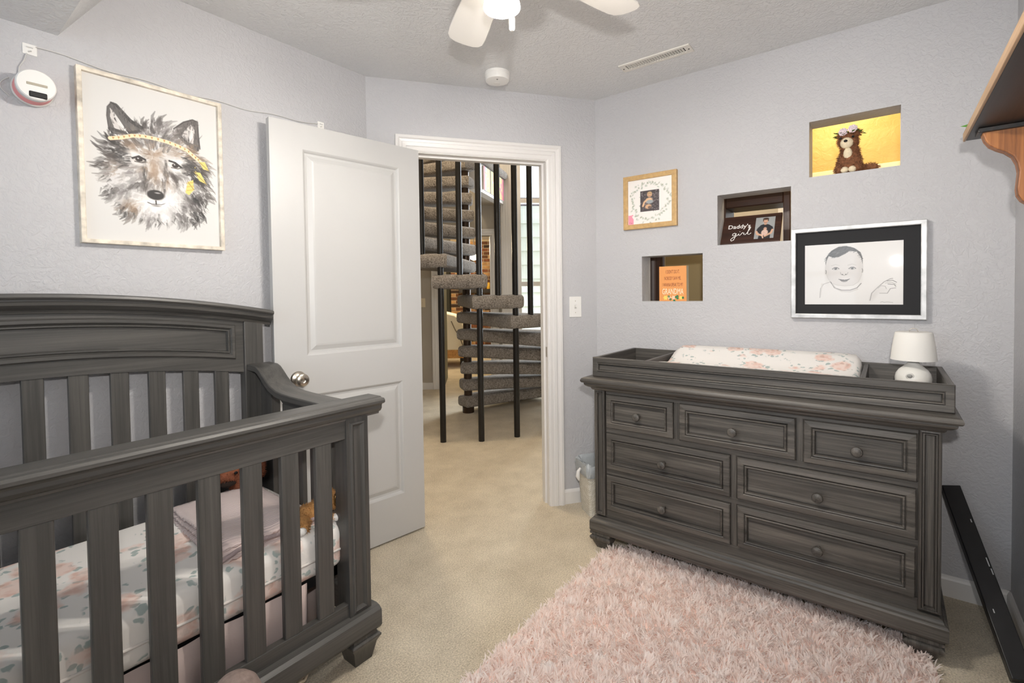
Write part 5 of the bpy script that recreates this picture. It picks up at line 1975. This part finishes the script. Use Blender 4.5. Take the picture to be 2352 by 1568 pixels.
# ---- changing tray on top
TY0, TY1, TX0, TX1, TZ0, TZ1 = -.178, 1.150, 2.130, 2.628, .852, .946
ct = thing('changing_tray', 'grey wooden changing tray with open compartments on top of the dresser', 'changing tray', (2.38, .49, TZ0))
m = MB()
framed(m, 'x', TY0, TY1, TZ0, TZ1, [(0, TX0 + .003), (.003, TX0), (.022, TX0), (.025, TX0 + .001), (.0253, TX0 + .007), (.027, TX0 + .007), (.0273, TX0 - .002), (.029, TX0 - .003), (.032, TX0 - .001), (.034, TX0 + .012), (.036, TX0 + .012), (.0365, TX0 + .008)], TX0 + .020)
m.build('front_board', DY, ct)
MB().box(TX1 - .018, TY0, TZ0, TX1, TY1, TZ1 - .002).build('back_board', DY, ct, bevel=.002)
for y in (TY0, TY1 - .018):
    MB().box(TX0 + .015, y, TZ0, TX1 - .010, y + .018, TZ1 - .001).build('end_board', DX, ct, bevel=.002)
for y in (.062, .896):
    MB().box(TX0 + .015, y, TZ0, TX1 - .010, y + .016, TZ1 - .008).build('divider', DX, ct, bevel=.002)
MB().box(TX0 + .015, TY0 + .01, TZ0, TX1 - .012, TY1 - .01, TZ0 + .008).build('bottom_board', DY, ct)

# ---- contoured changing pad
pad = thing('changing_pad', 'contoured changing pad in a white cover printed with peach roses', 'changing pad', (2.38, .49, .86))
prof = [(2.165, .861), (2.160, .900), (2.165, .926), (2.185, .940), (2.225, .938), (2.30, .918), (2.37, .912), (2.44, .930), (2.52, .972), (2.565, .984), (2.595, .974), (2.604, .940), (2.604, .861)]
m = MB()
L = []
for y, k in ((.084, .55), (.088, .80), (.105, .97), (.15, 1), (.3, 1), (.5, 1), (.7, 1), (.80, 1), (.848, .97), (.878, .78), (.888, .5)):
    cz = .861
    L.append([(x if k > .9 else x + (2.39 - x) * (1 - k) * .12, y, cz + (z - cz) * k) for x, z in prof])
m.loops(L)
m.build('cover', FLORAL2, pad, smooth=60)

# ---- small lamp
lp = thing('night_light_lamp', 'small white table lamp with drum shade standing in the changing tray', 'lamp', (2.40, -.080, .86))
LW = plain('lamp_white', S(236, 233, 226), .35)
LS = plain('lamp_shade_white', S(232, 229, 223), .7)
MB().lathe([(.030, .860), (.040, .866), (.050, .884), (.0555, .906), (.0565, .922), (.053, .939), (.044, .954), (.031, .966), (.021, .976), (.0155, .986), (.014, 1.000), (.014, 1.02)], 44, (2.40, -.080, 0)).build('base', LW, lp, smooth=50)
MB().lathe([(.0705, .992), (.0700, .996), (.0655, 1.040), (.0575, 1.094), (.0545, 1.098), (.050, 1.099), (.0, 1.0985)], 44, (2.40, -.080, 0), cap0=False).build('shade', LS, lp, smooth=50)
m = MB()
cc_ = Vector((2.40 - .0535, -.080 + .012, .936))
m.lathe([(.0125, .001), (.0125, -.0025), (.010, -.004), (.0095, -.0025)], 24)
M = Matrix.Translation(cc_) @ Matrix.Rotation(R(90), 4, 'Y') @ Matrix.Rotation(R(-18), 4, 'Y')
m.xf(M)
m.build('sensor_ring', LW, lp, smooth=40)
MB().sphere(tuple(cc_ + Vector((-.001, 0, .0))), (.006, .0085, .0085), 16, 10).build('motion_sensor', plain('grey_sensor', S(160, 158, 154), .4), lp, smooth=60)
m = MB().tube([(2.40, -.080 + .013 * math.cos(t), 1.099 + .013 * math.sin(t)) for t in np.linspace(0, math.pi, 13)], .0012, 8)
m.build('wire_loop', NICKEL, lp, smooth=60)

# ================================================================== RUG, BASKET, BOARD, SHELF
rug = thing('shag_rug', 'pale pink deep-pile shag rug with rounded corners', 'rug', (1.25, .48, 0))
RX0, RX1, RY0, RY1, RC = .30, 2.215, -.135, 1.075, .16
rp = []
for cx, cy, a0 in ((RX1 - RC, RY1 - RC, 0), (RX0 + RC, RY1 - RC, 90), (RX0 + RC, RY0 + RC, 180), (RX1 - RC, RY0 + RC, 270)):
    for k in range(9):
        a = R(a0 + 90 * k / 8)
        rp.append((cx + RC * math.cos(a), cy + RC * math.sin(a)))
MB().prism(rp, 'z', .001, .014).build('backing', plain('rug_backing', S(236, 208, 198), .95), rug)
SHAG, nt, b, lk = new_mat('pink_shag')
tc = nt.nodes.new('ShaderNodeTexCoord')
n1 = nt.nodes.new('ShaderNodeTexNoise')
n1.inputs['Scale'].default_value = 26
n1.inputs['Detail'].default_value = 4
lk.new(tc.outputs['Object'], n1.inputs['Vector'])
rr = nt.nodes.new('ShaderNodeValToRGB')
rr.color_ramp.elements[0].position, rr.color_ramp.elements[0].color = .3, S(252, 238, 231)
rr.color_ramp.elements[1].position, rr.color_ramp.elements[1].color = .7, S(255, 250, 247)
lk.new(n1.outputs['Fac'], rr.inputs['Fac'])
lk.new(rr.outputs['Color'], b.inputs['Base Color'])
b.inputs['Roughness'].default_value = .9
b.inputs['Sheen Weight'].default_value = .8
b.inputs['Specular IOR Level'].default_value = .15
_tr = nt.nodes.new('ShaderNodeBsdfTranslucent')
lk.new(rr.outputs['Color'], _tr.inputs['Color'])
_mx = nt.nodes.new('ShaderNodeMixShader')
_mx.inputs[0].default_value = .5
lk.new(b.outputs[0], _mx.inputs[1])
lk.new(_tr.outputs[0], _mx.inputs[2])
lk.new(_mx.outputs[0], nt.nodes['Material Output'].inputs['Surface'])
NT = 62000
g = np.random.default_rng(11)
P = np.stack([g.uniform(RX0, RX1, NT), g.uniform(RY0, RY1, NT)], 1)
dx = np.maximum(np.abs(P[:, 0] - (RX0 + RX1) / 2) - ((RX1 - RX0) / 2 - RC), 0)
dy = np.maximum(np.abs(P[:, 1] - (RY0 + RY1) / 2) - ((RY1 - RY0) / 2 - RC), 0)
P = P[np.hypot(dx, dy) < RC - .004]
NT = len(P)
x, y = P[:, 0], P[:, 1]
cell = np.floor(np.stack([x + .012 * np.sin(60 * y), y + .012 * np.sin(57 * x)], 1) / .019).astype(np.int64)
hsh = (cell[:, 0] * 73856093 ^ cell[:, 1] * 19349663) % 1000003
u1 = (hsh % 1009) / 1009.0
u2 = (hsh % 757) / 757.0
ang = 6.283 * u1 + g.normal(0, .5, NT)
lean = np.clip(.25 + .65 * u2 + g.normal(0, .16, NT), .05, 1.1)
ln = g.uniform(.030, .044, NT)
wd = g.uniform(.0014, .0030, NT)
d2 = np.stack([np.cos(ang), np.sin(ang)], 1)
sd_ = np.stack([-d2[:, 1], d2[:, 0]], 1)
tw = g.normal(0, .5, NT)
sd_ = np.stack([np.cos(tw) * sd_[:, 0] - np.sin(tw) * sd_[:, 1], np.sin(tw) * sd_[:, 0] + np.cos(tw) * sd_[:, 1]], 1)
rootv = np.array([1.25, .48])
VV = []
for f, wk in ((0, .8), (.4, 1.0), (.75, .9), (1.0, .25)):
    hor = ln * (np.sin(lean) * f ** 1.5) * 1.0
    zz = .012 + ln * (np.cos(lean * .9) * f) * (1 - .22 * f * f)
    c_ = P + d2 * hor[:, None] - rootv
    for s_ in (-1, 1):
        q = c_ + sd_ * (s_ * wd * wk)[:, None]
        VV.append(np.concatenate([q, zz[:, None]], 1))
VV = np.stack(VV, 1).reshape(-1, 3)
base = (np.arange(NT) * 8)[:, None]
FF = np.concatenate([base + np.array([[0, 1, 3, 2]]), base + np.array([[2, 3, 5, 4]]), base + np.array([[4, 5, 7, 6]])], 0)
me = bpy.data.meshes.new('shag_pile')
me.vertices.add(len(VV))
me.vertices.foreach_set('co', VV.astype(np.float32).ravel())
me.loops.add(len(FF) * 4)
me.loops.foreach_set('vertex_index', FF.astype(np.int32).ravel())
me.polygons.add(len(FF))
me.polygons.foreach_set('loop_start', np.arange(0, len(FF) * 4, 4, dtype=np.int32))
me.update()
me.polygons.foreach_set('use_smooth', [True] * len(FF))
me.materials.append(SHAG)
o = bpy.data.objects.new('shag_pile', me)
COL.objects.link(o)
o.parent = rug
o['kind'] = 'stuff'

# ---- waste basket with liner
wbk = thing('waste_basket', 'white woven waste basket lined with a grey plastic bag behind the dresser corner', 'waste basket', (2.50, 1.318, 0))
WOV, nt, b, lk = new_mat('white_weave')
tc = nt.nodes.new('ShaderNodeTexCoord')
bt = nt.nodes.new('ShaderNodeTexBrick')
bt.inputs['Scale'].default_value = 38
bt.inputs['Color1'].default_value = S(226, 222, 212)
bt.inputs['Color2'].default_value = S(204, 198, 184)
bt.inputs['Mortar'].default_value = S(176, 168, 152)
bt.inputs['Mortar Size'].default_value = .03
mp = nt.nodes.new('ShaderNodeMapping')
mp.inputs['Rotation'].default_value = (R(90), 0, R(40))
lk.new(tc.outputs['Object'], mp.inputs['Vector'])
lk.new(mp.outputs[0], bt.inputs['Vector'])
lk.new(bt.outputs['Color'], b.inputs['Base Color'])
b.inputs['Roughness'].default_value = .7
bp = nt.nodes.new('ShaderNodeBump')
bp.inputs['Strength'].default_value = .5
bp.inputs['Distance'].default_value = .003
lk.new(bt.outputs['Color'], bp.inputs['Height'])
lk.new(bp.outputs['Normal'], b.inputs['Normal'])


def rrect(cx, cy, hx, hy, r_, z, n_=5, rot=R(-36.3), amp=0, seed=0):
    pts_ = []
    g_ = random.Random(seed)
    for sx_, sy_, a0 in ((1, 1, 0), (-1, 1, 90), (-1, -1, 180), (1, -1, 270)):
        for k in range(n_):
            a = R(a0 + 90 * k / (n_ - 1))
            u, v = sx_ * (hx - r_) + r_ * math.cos(a), sy_ * (hy - r_) + r_ * math.sin(a)
            f = 1 + amp * g_.uniform(-1, 1)
            u, v = u * f, v * f
            pts_.append((cx + u * math.cos(rot) - v * math.sin(rot), cy + u * math.sin(rot) + v * math.cos(rot), z + amp * .15 * g_.uniform(-1, 1)))
    return pts_


bcx, bcy = 2.50, 1.318
m = MB()
m.loops([rrect(bcx, bcy, .082, .064, .015, 0), rrect(bcx, bcy, .098, .080, .018, .225), rrect(bcx, bcy, .103, .085, .018, .226), rrect(bcx, bcy, .105, .087, .018, .247), rrect(bcx, bcy, .097, .079, .016, .248), rrect(bcx, bcy, .082, .064, .014, .03)])
m.build('basket', WOV, wbk, smooth=30)
LINER = plain('grey_liner', S(176, 180, 182), .35, bump=.8, bscale=50)
m = MB()
m.loops([rrect(bcx, bcy, .107, .089, .02, .228, 8, amp=.02, seed=1), rrect(bcx, bcy, .112, .094, .025, .255, 8, amp=.05, seed=2), rrect(bcx, bcy, .110, .092, .025, .292, 8, amp=.06, seed=3), rrect(bcx, bcy, .098, .080, .025, .302, 8, amp=.08, seed=4), rrect(bcx, bcy, .088, .070, .02, .27, 8, amp=.08, seed=5), rrect(bcx, bcy, .080, .062, .02, .18, 8, amp=.04, seed=6)], False, True)
m.build('bag_liner', LINER, wbk, smooth=70)
m = MB()
wp = Vector((bcx, bcy, 0)) + Vector((math.cos(R(143.7)), math.sin(R(143.7)), 0)) * .112
m.tube([(wp.x, wp.y, .262), (wp.x - .010, wp.y + .008, .245), (wp.x - .012, wp.y + .010, .215), (wp.x - .006, wp.y + .006, .19)], [.006, .010, .013, .004], 8)
m.build('bag_knot', plain('white_bag_tail', S(232, 230, 226), .4), wbk, smooth=60)

# ---- black rail leaning in the corner
br = thing('leaning_rail', 'scuffed black wooden rail leaning in the corner beside the dresser', 'rail', (2.27, -.335, 0))
p0, p1 = Vector((2.165, -.345, .018)), Vector((2.600, -.204, .462))
m = MB().beam(p0, p1, .058, .046, (-.7, 0, .7))
m.build('rail_beam', BLACK, br, bevel=.003)
d_ = (p1 - p0).normalized()
up_ = (Vector((-.7, 0, .7)) - d_ * Vector((-.7, 0, .7)).dot(d_)).normalized()
sx_ = d_.cross(up_)
for f, off, l_ in ((.55, -.022, .03), (.50, -.024, .02), (.30, .012, .012), (.78, -.02, .012)):
    q = p0 + (p1 - p0) * f + up_ * .0232 + sx_ * off * (1 if sx_.y < 0 else -1) * -1
    MB().beam(q - d_ * l_ / 2, q + d_ * l_ / 2, .003, .0006, up_).build('scuff', plain('bare_scuff', S(190, 190, 190), .6), br)

# ---- wall shelf with scrolled brackets, near wall
shf = thing('wall_shelf', 'dark stained wall shelf on scrolled wooden brackets beside the right corner', 'shelf', (1.6, YN, 1.74))
SHW = wood('dark_stain_board', S(14, 14, 14), S(28, 25, 24), S(50, 40, 34), 'x', .4)
SHT = wood('tan_edge', S(150, 120, 92), S(178, 146, 114), S(200, 172, 140), 'x', .5)
MB().box(.55, YN, 1.752, 2.217, -.204, 1.776).build('board', SHW, shf, bevel=.002)
MB().box(.55, -.204, 1.750, 2.217, -.197, 1.778).build('front_edge', SHT, shf, bevel=.002)
BRK = wood('bracket_stain', S(96, 56, 26), S(150, 92, 46), S(186, 122, 66), 'z', .45)
bpz = [(YN, 1.752), (-.228, 1.752), (-.229, 1.735), (-.235, 1.715), (-.246, 1.697), (-.262, 1.684), (-.280, 1.673), (-.296, 1.657), (-.305, 1.635), (-.309, 1.610), (-.307, 1.585), (-.305, 1.560), (-.307, 1.540), (-.316, 1.522), (-.332, 1.508), (-.352, 1.502), (-.368, 1.506), (YN, 1.515)]
for x0 in (2.075, 1.38, .68):
    MB().prism(bpz, 'x', x0, x0 + .045).build('bracket', BRK, shf, bevel=.004)
    MB().box(x0 - .012, YN, 1.738, x0 + .057, -.218, 1.752).build('bracket_cap', SHW, shf, bevel=.002)
MB().box(.60, YN, 1.700, 2.16, YN + .018, 1.752).build('cleat', SHW, shf, bevel=.002)
pt = thing('leafy_garland', 'small green leafy sprig lying on the end of the wall shelf', 'plant', (2.15, -.25, 1.776))
m = MB()
g = random.Random(9)
for k in range(14):
    a = g.uniform(0, 6.28)
    leaf(m, (2.16 + g.uniform(-.03, .03), -.26 + g.uniform(-.03, .03), 1.781 + .003 * k / 4), (math.cos(a), math.sin(a), .25), g.uniform(.03, .05), .010)
leaf(m, (2.19, -.235, 1.785), (.25, 1, .30), .050, .011)
m.build('leaves', plain('fresh_leaf', S(104, 170, 70), .6), pt)
MB().tube([(2.10, -.28, 1.779), (2.16, -.26, 1.782), (2.20, -.24, 1.784)], .003, 6).build('stem', plain('green_stem', S(80, 120, 56), .7), pt)
